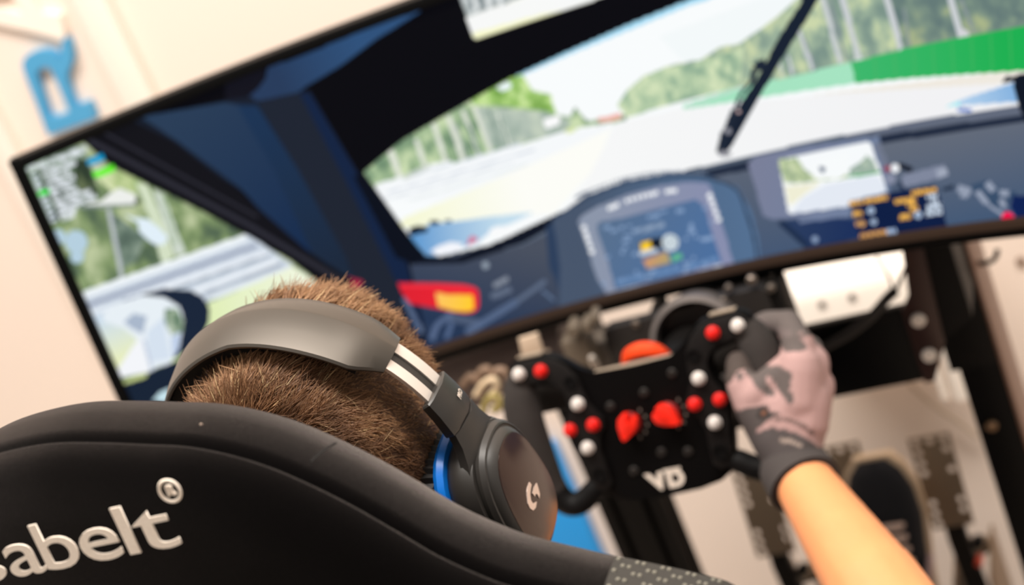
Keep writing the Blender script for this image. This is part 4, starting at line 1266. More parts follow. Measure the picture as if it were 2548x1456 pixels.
for u in np.arange(0.002, min(arc[-1], 0.30), 0.0058):
    for w_ in np.arange(0.003, cro[-1] - 0.001, 0.0058):
        uu = u + (0.0029 if k % 2 else 0)
        k += 1
        i = min(np.searchsorted(arc, uu) - 1, n1 - 2)
        j = min(np.searchsorted(cro, w_) - 1, n2 - 2)
        a, b = (uu - arc[i]) / (arc[i + 1] - arc[i]), (w_ - cro[j]) / (cro[j + 1] - cro[j])
        p = (rr_[i, j] * (1 - a) + rr_[i + 1, j] * a) * (1 - b) + (rr_[i, j + 1] * (1 - a) + rr_[i + 1, j + 1] * a) * b
        du, dv = rr_[i + 1, j] - rr_[i, j], rr_[i, j + 1] - rr_[i, j]
        n_ = np.cross(du, dv)
        n_ /= np.linalg.norm(n_) + 1e-9
        if n_ @ (p - np.array([0.05, -0.6, 0.85])) < 0:
            n_ = -n_
        du /= np.linalg.norm(du)
        dv = np.cross(n_, du)
        o = len(DV)
        for rad, h in ((0.0013, -0.0003), (0.0008, 0.0008)):
            for t in range(6):
                DV.append(p + n_ * h + rad * (math.cos(t * 1.047) * du + math.sin(t * 1.047) * dv))
        DV.append(p + n_ * 0.001)
        for t in range(6):
            t2 = (t + 1) % 6
            DF.append((o + t, o + t2, o + 6 + t2, o + 6 + t))
            DF.append((o + 6 + t, o + 6 + t2, o + 12))
dots = pyd('grip_dots', DV, DF, mat('grip_dot_grey', (120, 116, 104), 0.55), seat)
dots['kind'] = 'stuff'
# cushion, side bolsters and mounts (mostly out of the picture)
loft('seat_cushion', [[(x * w, y, z) for x, z in ((-0.21, 0.30), (0.21, 0.30), (0.215, 0.23), (0.18, 0.18), (-0.18, 0.18), (-0.215, 0.23))] for y, w in ((-0.86, 0.95), (-0.70, 1.0), (-0.45, 1.0), (-0.34, 0.97))], fab, seat)
for s in (-1, 1):
    loft('side_bolster', [[(s * x, y, z) for x, z in ((0.205, 0.24), (0.25, 0.24), (0.262, 0.30), (0.255, zt), (0.225, zt + 0.02), (0.205, zt - 0.01))] for y, zt in ((-0.86, 0.55), (-0.70, 0.45), (-0.50, 0.38), (-0.36, 0.35))], fab, seat)
    box('seat_mount', (s * 0.215 - 0.003, -0.84, FLOOR + 0.06), (s * 0.215 + 0.003, -0.38, 0.20), M_blackmetal, seat, 0.001)
# embroidered lettering: one raised satin patch per letter
thread = mat('silver_thread', (250, 232, 216), 0.7, bump=0.8, scale=1300, vary=0.12, vscale=700)
BZ = at(240, 1398, SY - 0.012)[2]


def on_seat(x, y, z):
    zz = BZ + z
    return np.array([x, rear_y(x, zz) - 0.0176 + y * 1.0, zz])


def seat_rear(x, zz):
    return rear_y(x, zz)


TY = rear_y(0.0, BZ) - 0.0176
# baseline edges (left, right) of every letter as embroidered
spec_ = [('s', None, None), ('a', (29, 1424), (120, 1420)), ('b', (123, 1419), (212, 1404)), ('e', (217, 1396), (316, 1386)), ('l', (327, 1382), (353, 1377)), ('t', (356, 1370), (452, 1352))]
for ch, l_, r_ in spec_:
    if l_ is None:
        x1 = at(24, 1430, TY)[0] - 0.001
        x0 = x1 - 0.0185
    else:
        x0, x1 = at(l_[0], l_[1], TY)[0], at(r_[0], r_[1], TY)[0]
    o_ = text('embroidered_letter', ch, Frame((0, 0, 0)), 0.0345, thread, None, 0.0004, 0.0001)
    c_ = verts(o_.data).copy()
    lo, hi = c_[:, 0].min(), c_[:, 0].max()
    c_ = np.array([on_seat(x0 + (x - lo) / (hi - lo) * (x1 - x0), y, z) for x, y, z in c_]) - wpos(seat)
    o_.data.vertices.foreach_set('co', c_.ravel())
    o_.parent = seat
RX, RZ = at(417, 1229, TY)[0], at(417, 1229, TY)[2] - BZ
text('embroidered_mark', 'R', None, 0.0065, thread, seat, 0.0008, 0.0002, fn=lambda x, y, z: on_seat(RX - 0.0022 + x, y, z + RZ - 0.0023))
rg = [on_seat(RX + 0.0052 * math.cos(t), -0.0006, RZ + 0.0052 * math.sin(t)) for t in np.linspace(0, 2 * math.pi, 25)]
tube('embroidered_mark', rg, 0.0008, thread, seat, 6)
# a fleck of lint on the rim
p = at(500, 1056, SY + 0.0225)
tag(lathe('lint_fleck', p, (0.3, -0.8, 0.4), [(0.0004, -0.002), (0.0006, 0.0004), (0, 0.0007)], mat('lint', (160, 140, 126), 0.9), None, 6), 'tiny pale lint fleck on the rim of the black seat back', 'lint')

# ------------------------------------------------------------------ head frame (shared by head, hair and headset)
HC = np.array([-0.032, -0.6401, 1.0247])


def rot3(a):
    x, y, z = a
    Rx = np.array([[1, 0, 0], [0, math.cos(x), -math.sin(x)], [0, math.sin(x), math.cos(x)]])
    Ry = np.array([[math.cos(y), 0, math.sin(y)], [0, 1, 0], [-math.sin(y), 0, math.cos(y)]])
    Rz = np.array([[math.cos(z), -math.sin(z), 0], [math.sin(z), math.cos(z), 0], [0, 0, 1]])
    return Rz @ Rx @ Ry


HM = rot3((0.1538, -0.0201, -0.0587))
HF = Frame(HC, HM[:, 0], HM[:, 1], HM[:, 2])

# ------------------------------------------------------------------ headset
hs_ = thing('headset', HF(0, 0, 0.14), 'black over-ear headset with silver sliders and blue ring on the driver\'s head', 'headset')
shell = mat('headset_shell', (46, 43, 40), 0.42, bump=0.03, scale=2500, spec=0.6)
bandm = mat('headband_satin', (84, 78, 71), 0.36, 0.55, bump=0.02, scale=2500, spec=0.6)
BA, BB, BZ0 = 0.0961, 0.1102, 0.030


def band_pt(t, y, d):
    """t: angle along the arch (0 = right ear side), y: front/back, d: outwards"""
    return HF((BA + d) * math.cos(t), y, BZ0 + (BB + d) * math.sin(t))


rings = []
t0, t1 = math.radians(36), math.radians(144)
ts = np.linspace(t0, t1, 41)
for i, t in enumerate(ts):
    e = abs((t - math.pi / 2) / ((t1 - t0) / 2))
    wr, wf = 0.0225 + 0.0035 * math.sin(min(e, 1) * math.pi) , 0.0205 + 0.002 * e
    if e > 0.82:
        k = (e - 0.82) / 0.18
        wr *= 1 - 0.42 * k
        wf *= 1 - 0.20 * k
    th = 0.0055
    sec = [(-wr, -0.0022), (-wr - 0.0004, -0.0008), (-wr + 0.0008, 0.0006), (-wr * 0.5, th * 0.62), (0.0015, th), (0.0035, th), (wf * 0.6, th * 0.50), (wf - 0.0012, 0.0), (wf, -0.0012), (wf - 0.001, -0.0026), (0.0, -0.0018)]
    rings.append([band_pt(t, y, d + 0.0015) for y, d in sec])
loft('headband', rings, bandm, hs_, sharp=28)
# soft lining under the band
rings = []
for t in np.linspace(math.radians(44), math.radians(136), 25):
    rings.append([band_pt(t, y, d) for y, d in ((-0.019, -0.001), (0.018, -0.001), (0.016, -0.009), (-0.017, -0.009))])
loft('headband_pad', rings, mat('pad_black', (16, 15, 14), 0.8), hs_, sharp=60)
for s in (1, -1):
    def B(t, y, d, s=s):
        return band_pt(t if s > 0 else math.pi - t, y, d)
    # slider: two bright steel rails with a dark groove between them
    for y0, y1 in ((-0.0115, -0.0035), (0.0035, 0.0115)):
        loft('slider_rail', [[B(t, y0, 0.0), B(t, y1, 0.0), B(t, y1, 0.0024), B(t, y0, 0.0024)] for t in np.linspace(math.radians(12), math.radians(42), 12)], M_steel, hs_, sharp=30)
    loft('slider_core', [[B(t, -0.0034, -0.0008), B(t, 0.0034, -0.0008), B(t, 0.0034, 0.0012), B(t, -0.0034, 0.0012)] for t in np.linspace(math.radians(12), math.radians(42), 12)], shell, hs_, sharp=30)
    # yoke block below the slider
    rings = []
    for t, w, th in ((math.radians(19.5), 0.0150, 0.0065), (math.radians(19), 0.0158, 0.0078), (math.radians(14), 0.0165, 0.0084), (math.radians(7.5), 0.0172, 0.0088), (math.radians(6.8), 0.0168, 0.0080)):
        rings.append([B(t, y, d) for y, d in ((-w, -0.0012), (-w, th * 0.55), (-w * 0.75, th * 0.8), (w * 0.15, th), (w * 0.75, th * 0.72), (w, th * 0.45), (w, -0.0012))])
    loft('yoke_block', rings, shell, hs_, sharp=35)

    # ear cup: rings stacked from the head outwards
    def cup_ring(x, sy, sz, cy, cz, n=40, p=2.6, taper=0.0):
        out = []
        for k in range(n):
            a = 2 * math.pi * k / n
            ca, sa = math.cos(a), math.sin(a)
            r = (abs(ca) ** p + abs(sa) ** p) ** (-1 / p)
            yy, zz = r * ca * sy, r * sa * sz
            yy *= 1 - taper * (zz / sz)
            out.append(HF(s * x, cy + yy, cz + zz))
        return out
    cz0 = -0.019
    # neck flaring from the yoke into the cup
    neck = []
    for zz, x0, x1, yw in ((BZ0 + 0.0135, 0.0955, 0.1035, 0.0165), (0.034, 0.096, 0.1040, 0.0180), (0.024, 0.0955, 0.1045, 0.0225), (0.014, 0.0945, 0.1045, 0.0295), (0.000, 0.093, 0.1040, 0.0345)):
        neck.append([HF(s * x, y, zz) for x, y in ((x0, -yw), (x0 + (x1 - x0) * 0.6, -yw), (x1, -yw * 0.55), (x1 + 0.001, yw * 0.3), (x0 + (x1 - x0) * 0.6, yw), (x0, yw))])
    loft('cup_neck', neck, shell, hs_, sharp=50)
    loft('cup_shell', [cup_ring(x, sy, sz, 0.0, cz0) for x, sy, sz in ((0.084, 0.030, 0.038), (0.085, 0.0370, 0.0455), (0.0885, 0.0395, 0.048), (0.097, 0.0395, 0.0478), (0.1022, 0.037, 0.0455), (0.1026, 0.034, 0.043))], shell, hs_, sharp=50)
    loft('cup_rim', [cup_ring(x, sy, sz, 0.001, cz0, taper=0.08) for x, sy, sz in ((0.102, 0.0335, 0.043), (0.1028, 0.0358, 0.0452), (0.1055, 0.0362, 0.0455), (0.1085, 0.0345, 0.0437), (0.1090, 0.0335, 0.0425), (0.1082, 0.0328, 0.0418))], shell, hs_, sharp=30)
    loft('cup_bevel', [cup_ring(x, sy, sz, 0.001, cz0, taper=0.10) for x, sy, sz in ((0.1080, 0.0325, 0.0415), (0.1096, 0.0318, 0.0405), (0.1128, 0.0285, 0.0372), (0.1131, 0.028, 0.0366))], shell, hs_, sharp=30)
    plate = mat('cup_face_gloss', (52, 32, 26), 0.2, 0.2, spec=0.6)
    loft('cup_face', [cup_ring(x, sy, sz, 0.001, cz0, taper=0.10) for x, sy, sz in ((0.1125, 0.0279, 0.0365), (0.1134, 0.0279, 0.0365), (0.1137, 0.0272, 0.0358))], plate, hs_, sharp=30)
    # blue ring and ribbed ear pad
    loft('blue_ring', [cup_ring(x, sy, sz, 0.0, cz0) for x, sy, sz in ((0.0775, 0.033, 0.0415), (0.0782, 0.0415, 0.0500), (0.081, 0.0428, 0.0513), (0.0846, 0.0410, 0.0495), (0.0850, 0.033, 0.041))], mat('blue_ring', (10, 116, 214), 0.32), hs_, sharp=50)
    bm = bmesh.new()
    n = 96
    rr3 = []
    for x, sy, sz, am in ((0.0640, 0.030, 0.038, 0.2), (0.0650, 0.0365, 0.0450, 1), (0.0690, 0.0390, 0.0475, 1), (0.0745, 0.0390, 0.0475, 1), (0.0778, 0.0372, 0.0457, 1), (0.0782, 0.030, 0.038, 0.2)):
        r0 = cup_ring(x, sy + 0.002, sz + 0.002, -0.003, cz0, n)
        c0 = HF(s * x, 0, cz0)
        rr3.append([c0 + (np.array(q) - c0) * (1 + 0.022 * am * (1 if k % 2 else -1)) for k, q in enumerate(r0)])
    bm_loft(bm, rr3)
    obj('ear_pad', bm, mat('pad_leather', (14, 12, 11), 0.5), hs_, True, 60)
# emblem on the right cup: an upright hook with a short pointed spur
EO = HF(0.1138, 0.001, -0.019)


def on_cup(x, y):
    d = ray(900 + x / 2.8, 820 + y / 2.8)
    return CAM_P + d * ((EO - CAM_P) @ HM[:, 0]) / (d @ HM[:, 0])


EF = Frame(EO, HM[:, 1], -HM[:, 0], HM[:, 2])
em = [(1166, 1064), (1180, 1082), (1174, 1112), (1170, 1150), (1176, 1190), (1190, 1214), (1204, 1206), (1216, 1200), (1210, 1242), (1192, 1262), (1170, 1248), (1155, 1214), (1149, 1150), (1153, 1100)]
sp_ = [(1216, 1070), (1226, 1100), (1238, 1148), (1235, 1178), (1222, 1150), (1208, 1146), (1203, 1166), (1188, 1142), (1198, 1104)]
emm = mat('emblem_silver', (236, 214, 200), 0.3, 0.4)
for o_ in (em, sp_):
    q_ = [on_cup(*c) - EO for c in o_]
    prism('emblem', [(v @ HM[:, 1], v @ HM[:, 2]) for v in q_], EF, -0.0004, 0.0003, emm, hs_, 0.0)
# small print across the right yoke block
text('print', 'PRO', None, 0.0044, M_print, hs_, 0.0001, 0.0001,
     fn=lambda x, y, z: band_pt(math.radians(11.5) + z / 0.108, 0.0028 + x, 0.0091 - 0.245 * x - y))

# ------------------------------------------------------------------ the driver
person = thing('person', (0, -0.62, 0.27), 'short-haired driver with headset, grey gloves and dark trousers, sitting in the seat', 'person')
M_skin = mat('skin', (224, 148, 98), 0.5, bump=0.08, scale=700, vary=0.08, vscale=40, spec=0.35)
M_skin.node_tree.nodes['Principled BSDF'].inputs['Subsurface Weight'].default_value = 0.08
M_skin.node_tree.nodes['Principled BSDF'].inputs['Subsurface Radius'].default_value = (0.01, 0.004, 0.002)
SK_C, SK_R = (0.0, 0.000, 0.034), (0.0735, 0.090, 0.096)

# joints
W = WF(0.127, -0.040, -0.070)                      # right wrist
SH_R, EL_R = np.array([0.185, -0.715, 0.850]), np.array([0.245, -0.500, 0.698])
LF = Frame((0, 0, 0), (0, 0, -1), (-1, 0, 0), (0, 1, 0))
LF.o = np.array([-0.165, -0.440, 0.565]) - (LF.x * -0.127 + LF.y * -0.040 + LF.z * -0.07)
WL_ = LF(-0.127, -0.040, -0.070)                     # left hand lies loosely closed on the thigh
SH_L, EL_L = np.array([-0.185, -0.715, 0.850]), np.array([-0.262, -0.66, 0.60])
HIP = [np.array([0.095, -0.62, 0.375]), np.array([-0.095, -0.62, 0.375])]
KNEE = [np.array([0.15, -0.20, 0.50]), np.array([-0.165, -0.20, 0.50])]
TOE_R = at(2176, 1140, 0.335)
FOOT_D = np.array([0.01, 0.26, 0.96])
FOOT_D /= np.linalg.norm(FOOT_D)
HEEL_R = TOE_R - FOOT_D * 0.262
ANK = [HEEL_R + np.array([0.004, -0.055, 0.06]), np.array([-0.165, -0.06, -0.02])]
HEEL_L = np.array([-0.165, -0.115, FLOOR + 0.004])
FOOT_L = np.array([-0.05, 0.99, 0.06])
TOE_L = HEEL_L + FOOT_L / np.linalg.norm(FOOT_L) * 0.262

# finger chains (right hand) in the wheel's frame: x right, y away from the driver, z up
FING = [
    [(0.150, -0.006, 0.026), (0.139, 0.026, 0.040), (0.119, 0.032, 0.043), (0.104, 0.026, 0.040)],
    [(0.157, -0.004, 0.008), (0.148, 0.033, 0.013), (0.124, 0.036, 0.014), (0.106, 0.025, 0.014)],
    [(0.157, -0.005, -0.012), (0.147, 0.030, -0.010), (0.122, 0.034, -0.008), (0.105, 0.023, -0.008)],
    [(0.151, -0.010, -0.031), (0.141, 0.021, -0.031), (0.120, 0.026, -0.029), (0.106, 0.018, -0.028)]]
FR_ = [0.0102, 0.0105, 0.0100, 0.0088]
THUMB = [(0.115, -0.034, -0.040), (0.103, -0.030, -0.012), (0.0985, -0.024, 0.008), (0.096, -0.008, 0.022)]


def hand(bm, wrist, mirror, grow, el):
    g = grow

    def P(q):
        return (LF if mirror else WF)(-q[0] if mirror else q[0], q[1], q[2])
    for ch, r in zip(FING, FR_):
        p = [P(q) for q in ch]
        capsule(bm, wrist + (p[0] - wrist) * 0.12, p[0], 0.0165 + g, r * 1.32 + g)
        for a, b, k in ((0, 1, 1.12), (1, 2, 1.0), (2, 3, 0.92)):
            capsule(bm, p[a], p[b], r * k + g, r * k * 0.94 + g)
    t = [P(q) for q in THUMB]
    capsule(bm, wrist + (t[0] - wrist) * 0.15, t[0], 0.0185 + g, 0.0185 + g)
    capsule(bm, t[0], t[1], 0.0185 + g, 0.0135 + g)
    capsule(bm, t[1], t[2], 0.0130 + g, 0.0118 + g)
    capsule(bm, t[2], t[3], 0.0118 + g, 0.0095 + g)
    capsule(bm, P((0.106, -0.030, -0.004)), P((0.147, -0.016, 0.014)), 0.0125 + g, 0.013 + g)   # web of the thumb
    capsule(bm, P((0.112, -0.033, -0.022)), P((0.148, -0.022, 0.000)), 0.0135 + g, 0.014 + g)
    # back and heel of the hand
    mid = [P(q) for q in ((0.150, -0.022, 0.010), (0.150, -0.024, -0.018), (0.136, -0.034, -0.040), (0.140, -0.016, -0.010))]
    for m_ in mid:
        capsule(bm, m_, m_ + (wrist - m_) * 0.35, 0.0175 + g, 0.020 + g)
    capsule(bm, P((0.128, -0.030, -0.020)), wrist, 0.019 + g, 0.0225 + g)
    fore = (el - wrist) / np.linalg.norm(el - wrist)
    capsule(bm, wrist, wrist + fore * 0.02, 0.0235 + g, 0.025 + g)


bm = bmesh.new()
for wr, el, sh, mir in ((W, EL_R, SH_R, False), (WL_, EL_L, SH_L, True)):
    hand(bm, wr, mir, -0.0015, el)
    a = wr + (el - wr) * 0.10
    b = wr + (el - wr) * 0.55
    capsule(bm, wr, a, 0.0235, 0.026)
    capsule(bm, a, b, 0.026, 0.0365)
    capsule(bm, b, el, 0.0375, 0.040)
    capsule(bm, el, sh, 0.041, 0.052)
ellipsoid(bm, (0, -0.715, 0.78), (0.165, 0.085, 0.13))
ellipsoid(bm, (0, -0.700, 0.62), (0.145, 0.092, 0.16))
ellipsoid(bm, (0, -0.665, 0.44), (0.155, 0.115, 0.13))
capsule(bm, SH_R, SH_L, 0.058, 0.058)
capsule(bm, (0, -0.72, 0.83), HF(0, -0.025, -0.045), 0.060, 0.054)
for i in (0, 1):
    capsule(bm, HIP[i], KNEE[i], 0.082, 0.058)
    capsule(bm, KNEE[i], KNEE[i] + (ANK[i] - KNEE[i]) * 0.35, 0.056, 0.055)
    capsule(bm, KNEE[i] + (ANK[i] - KNEE[i]) * 0.35, ANK[i], 0.055, 0.036)
    t_, h_ = (TOE_R, HEEL_R) if i == 0 else (TOE_L, HEEL_L)
    up_ = np.array([0, 0, 0.034]) if i else np.array([0, -0.034, 0])
    capsule(bm, h_ + (t_ - h_) * 0.14 + up_, t_ + (h_ - t_) * 0.22 + up_ * 0.75, 0.024, 0.013)
    capsule(bm, ANK[i], h_ + (t_ - h_) * 0.36 + up_, 0.035, 0.026)
# head: skull, jaw, brow, nose, lips, ears
ellipsoid(bm, SK_C, SK_R, HF, 32, 20)
ellipsoid(bm, (0, 0.030, -0.018), (0.056, 0.062, 0.080), HF)
ellipsoid(bm, (0, -0.022, -0.040), (0.0555, 0.0615, 0.070), HF)
ellipsoid(bm, (0, 0.062, -0.072), (0.030, 0.030, 0.026), HF)
ellipsoid(bm, (0, 0.084, 0.022), (0.042, 0.014, 0.012), HF)
capsule(bm, HF(0, 0.096, 0.014), HF(0, 0.113, -0.020), 0.007, 0.0115)
for s in (1, -1):
    capsule(bm, HF(s * 0.004, 0.100, -0.021), HF(s * 0.011, 0.094, -0.020), 0.008, 0.0065)
    ellipsoid(bm, (s * 0.033, 0.068, -0.020), (0.026, 0.022, 0.026), HF)
    ellipsoid(bm, (s * 0.072, -0.004, -0.004), (0.010, 0.018, 0.030), HF)
    ellipsoid(bm, (s * 0.030, 0.080, 0.004), (0.0150, 0.0105, 0.0120), HF, 16, 10)
ellipsoid(bm, (0, 0.094, -0.048), (0.024, 0.009, 0.006), HF)
ellipsoid(bm, (0, 0.092, -0.057), (0.021, 0.009, 0.006), HF)
body = fuse('body', bm, 0.0042, M_skin, person, 5)
for s in (1, -1):
    c = HF(s * 0.030, 0.0825, 0.004)
    lathe('eye', c, HM[:, 1], [(0.0, 0.0105), (0.004, 0.0098), (0.0075, 0.0074), (0.0100, 0.0035), (0.0106, 0.0)][::-1], mat('eye_white', (232, 226, 220), 0.2), person, 16)
    lathe('iris', c + HM[:, 1] * 0.0094, HM[:, 1], [(0.0048, 0.0), (0.0044, 0.0010), (0, 0.0015)], mat('iris_brown', (70, 44, 26), 0.15), person, 14)
    tube('upper_eyelid', smooth_path([HF(s * 0.0175, 0.0885, 0.0045), HF(s * 0.024, 0.0925, 0.0105), HF(s * 0.033, 0.0915, 0.0110), HF(s * 0.0415, 0.0820, 0.0045)], 4), 0.0026, M_skin, person, 8)
    tube('lower_eyelid', smooth_path([HF(s * 0.0175, 0.0885, 0.0035), HF(s * 0.025, 0.0915, -0.0030), HF(s * 0.034, 0.0900, -0.0030), HF(s * 0.0415, 0.0820, 0.0035)], 4), 0.0022, M_skin, person, 8)
    tube('eyebrow', [HF(s * 0.012, 0.0985, 0.0235), HF(s * 0.026, 0.0955, 0.0275), HF(s * 0.040, 0.0845, 0.0240)], 0.0022, mat('brow', (70, 48, 32), 0.8), person, 8, 4)
tube('lips', [HF(-0.021, 0.093, -0.0525), HF(-0.008, 0.1035, -0.0515), HF(0.008, 0.1035, -0.0515), HF(0.021, 0.093, -0.0525)], [0.0012] * 3 + [0.0032] * 7 + [0.0012] * 3, mat('lip', (186, 104, 88), 0.5), person, 8, 4)

# ---- clothes
M_shirt = mat('shirt_cloth', (30, 32, 38), 0.9, bump=0.3, scale=900)
M_jeans = mat('navy_trousers', (20, 34, 58), 0.9, bump=0.35, scale=1100, vary=0.2, vscale=60)
bm = bmesh.new()
g = 0.006
ellipsoid(bm, (0, -0.715, 0.78), (0.165 + g, 0.085 + g, 0.13 + g))
ellipsoid(bm, (0, -0.700, 0.62), (0.145 + g, 0.092 + g, 0.16 + g))
ellipsoid(bm, (0, -0.665, 0.47), (0.155 + g, 0.115 + g, 0.09 + g))
capsule(bm, SH_R, SH_L, 0.058 + g, 0.058 + g)
capsule(bm, (0, -0.72, 0.83), (0, -0.715, 0.885), 0.066, 0.062)
for el, sh in ((EL_R, SH_R), (EL_L, SH_L)):
    capsule(bm, sh, sh + (el - sh) * 0.62, 0.052 + g, 0.050 + g)
fuse('shirt', bm, 0.006, M_shirt, person, 5)
bm = bmesh.new()
ellipsoid(bm, (0, -0.660, 0.41), (0.160 + g, 0.118 + g, 0.10 + g))
for i in (0, 1):
    capsule(bm, HIP[i], KNEE[i], 0.086, 0.064)
    capsule(bm, KNEE[i], ANK[i] + (KNEE[i] - ANK[i]) * 0.10, 0.064, 0.047)
fuse('trousers', bm, 0.006, M_jeans, person, 6)


# gloves: pinkish grey knit with dark camouflage patches and a dark wrist cuff
def glove(wrist, mirror, el):
    bm = bmesh.new()
    hand(bm, wrist, mirror, 0.0014, el)
    o = fuse('glove', bm, 0.0023, attr_mat('glove_knit', 0.85, bump=0.25, scale=1600), person, 4)
    me = o.data
    co = verts(me) + wpos(person)
    loc = np.stack([(co - WO) @ WF.x * (-1 if mirror else 1), (co - WO) @ WF.y, (co - WO) @ WF.z], 1)
    rel = co - CAM_P
    px = IMG_W / 2 + FPX * (rel @ CR) / (rel @ CF)
    py = IMG_H / 2 - FPX * (rel @ CU) / (rel @ CF)
    nv_ = np.empty(len(co) * 3)
    me.vertex_normals.foreach_get('vector', nv_)
    facing = (nv_.reshape(-1, 3) * rel).sum(1) < 0
    base_c, dark, black = c8((164, 132, 128)), c8((84, 75, 72)), c8((40, 34, 32))
    n = vnoise(loc[:, 0] * 160 + 7, loc[:, 2] * 160 + loc[:, 1] * 90, 5) - 0.5
    m = np.clip(np.maximum(loc[:, 1] - 0.010 + n * 0.01, np.minimum(loc[:, 2] - 0.031 + n * 0.012, loc[:, 0] - 0.118)) * 400, 0, 1)      # fingers and palm side are dark
    col = base_c * (1 - m[:, None]) + dark * m[:, None]
    if not mirror:
        for poly, c in GLOVE_PATCH:
            P = np.array(poly) / 2.386 + np.array([1480.0, 600.0])
            ins = np.zeros(len(co), bool)
            x1, y1 = P[-1]
            for x2, y2 in P:
                k = ((y1 > py) != (y2 > py)) & (px < (x2 - x1) * (py - y1) / (y2 - y1 + 1e-9) + x1)
                ins ^= k
                x1, y1 = x2, y2
            col[ins & facing] = c8(c)
    else:
        m = np.clip((n - 0.08) * 20, 0, 1)[:, None]
        col = col * (1 - m) + dark * m
    set_tint(me, col)
    # cuff
    fore = (el - wrist) / np.linalg.norm(el - wrist)
    side = np.cross(fore, (0, 0, 1))
    side /= np.linalg.norm(side)
    P = [wrist + fore * t for t in (-0.012, -0.008, 0.0, 0.010, 0.0185, 0.021, 0.0225, 0.020)]
    rr = [0.0262, 0.0285, 0.0300, 0.0305, 0.0300, 0.0310, 0.0295, 0.0262]
    cuff = mat('cuff_dark', (58, 52, 50), 0.85, bump=0.3, scale=1600)
    tube('glove_cuff', P, rr, cuff, person, 28, up=(0, 0, 1), squash=0.92)
    return o


DG, BK = (84, 75, 72), (40, 34, 32)
# knit pattern and one wrinkle's shade on the right glove, outlined in the photograph's detail view
GLOVE_PATCH = [
    ([(930, 745), (1000, 735), (1100, 742), (1172, 790), (1160, 880), (1180, 960), (1150, 968), (1105, 905), (1085, 880), (1060, 830), (1012, 788), (1030, 850), (1078, 900), (1062, 926), (1020, 915), (950, 860), (915, 800), (880, 770)], DG),
    ([(838, 785), (870, 765), (884, 800), (866, 834), (850, 830)], DG),
    ([(830, 1005), (930, 988), (1000, 970), (1040, 1010), (1112, 1022), (1060, 1045), (1010, 1080), (960, 1130), (920, 1200), (840, 1160), (820, 1060)], (66, 58, 56)),
    ([(860, 1190), (985, 1128), (1040, 1108), (1150, 1122), (1262, 1168), (1340, 1240), (1320, 1400), (860, 1400)], (70, 63, 62)),
    ([(1050, 1050), (1130, 1045), (1230, 1080), (1310, 1140), (1300, 1160), (1220, 1105), (1130, 1068), (1060, 1068)], (104, 84, 80)),  # wrinkle above the cuff, its shade painted in
    ([(1100, 590), (1130, 560), (1200, 560), (1270, 640), (1230, 650), (1140, 660), (1110, 640)], DG),
    ([(985, 460), (1050, 500), (1180, 540), (1150, 575), (1080, 560), (1040, 520), (990, 500)], (96, 84, 82)),
    ([(740, 560), (870, 640), (945, 715), (940, 750), (845, 772), (805, 840), (770, 860), (720, 760)], (62, 52, 47)),
    ([(960, 1020), (975, 985), (1005, 970), (1035, 985), (1045, 1020), (1020, 1050), (985, 1060), (962, 1045)], BK),
    ([(1098, 1172), (1140, 1172), (1200, 1192), (1232, 1212), (1226, 1224), (1170, 1204), (1098, 1190)], (150, 134, 124)),
    ([(985, 1022), (998, 1000), (1016, 1006), (1016, 1032), (998, 1040)], (120, 74, 50))]
glove(W, False, EL_R)
glove(WL_, True, EL_L)


# ---- shoes
M_shoe = mat('navy_canvas', (9, 10, 18), 0.85, bump=0.25, scale=1500)
M_sole = mat('cream_sole', (206, 180, 150), 0.6)
M_lace = mat('white_lace', (216, 190, 176), 0.8, bump=0.3, scale=1500)


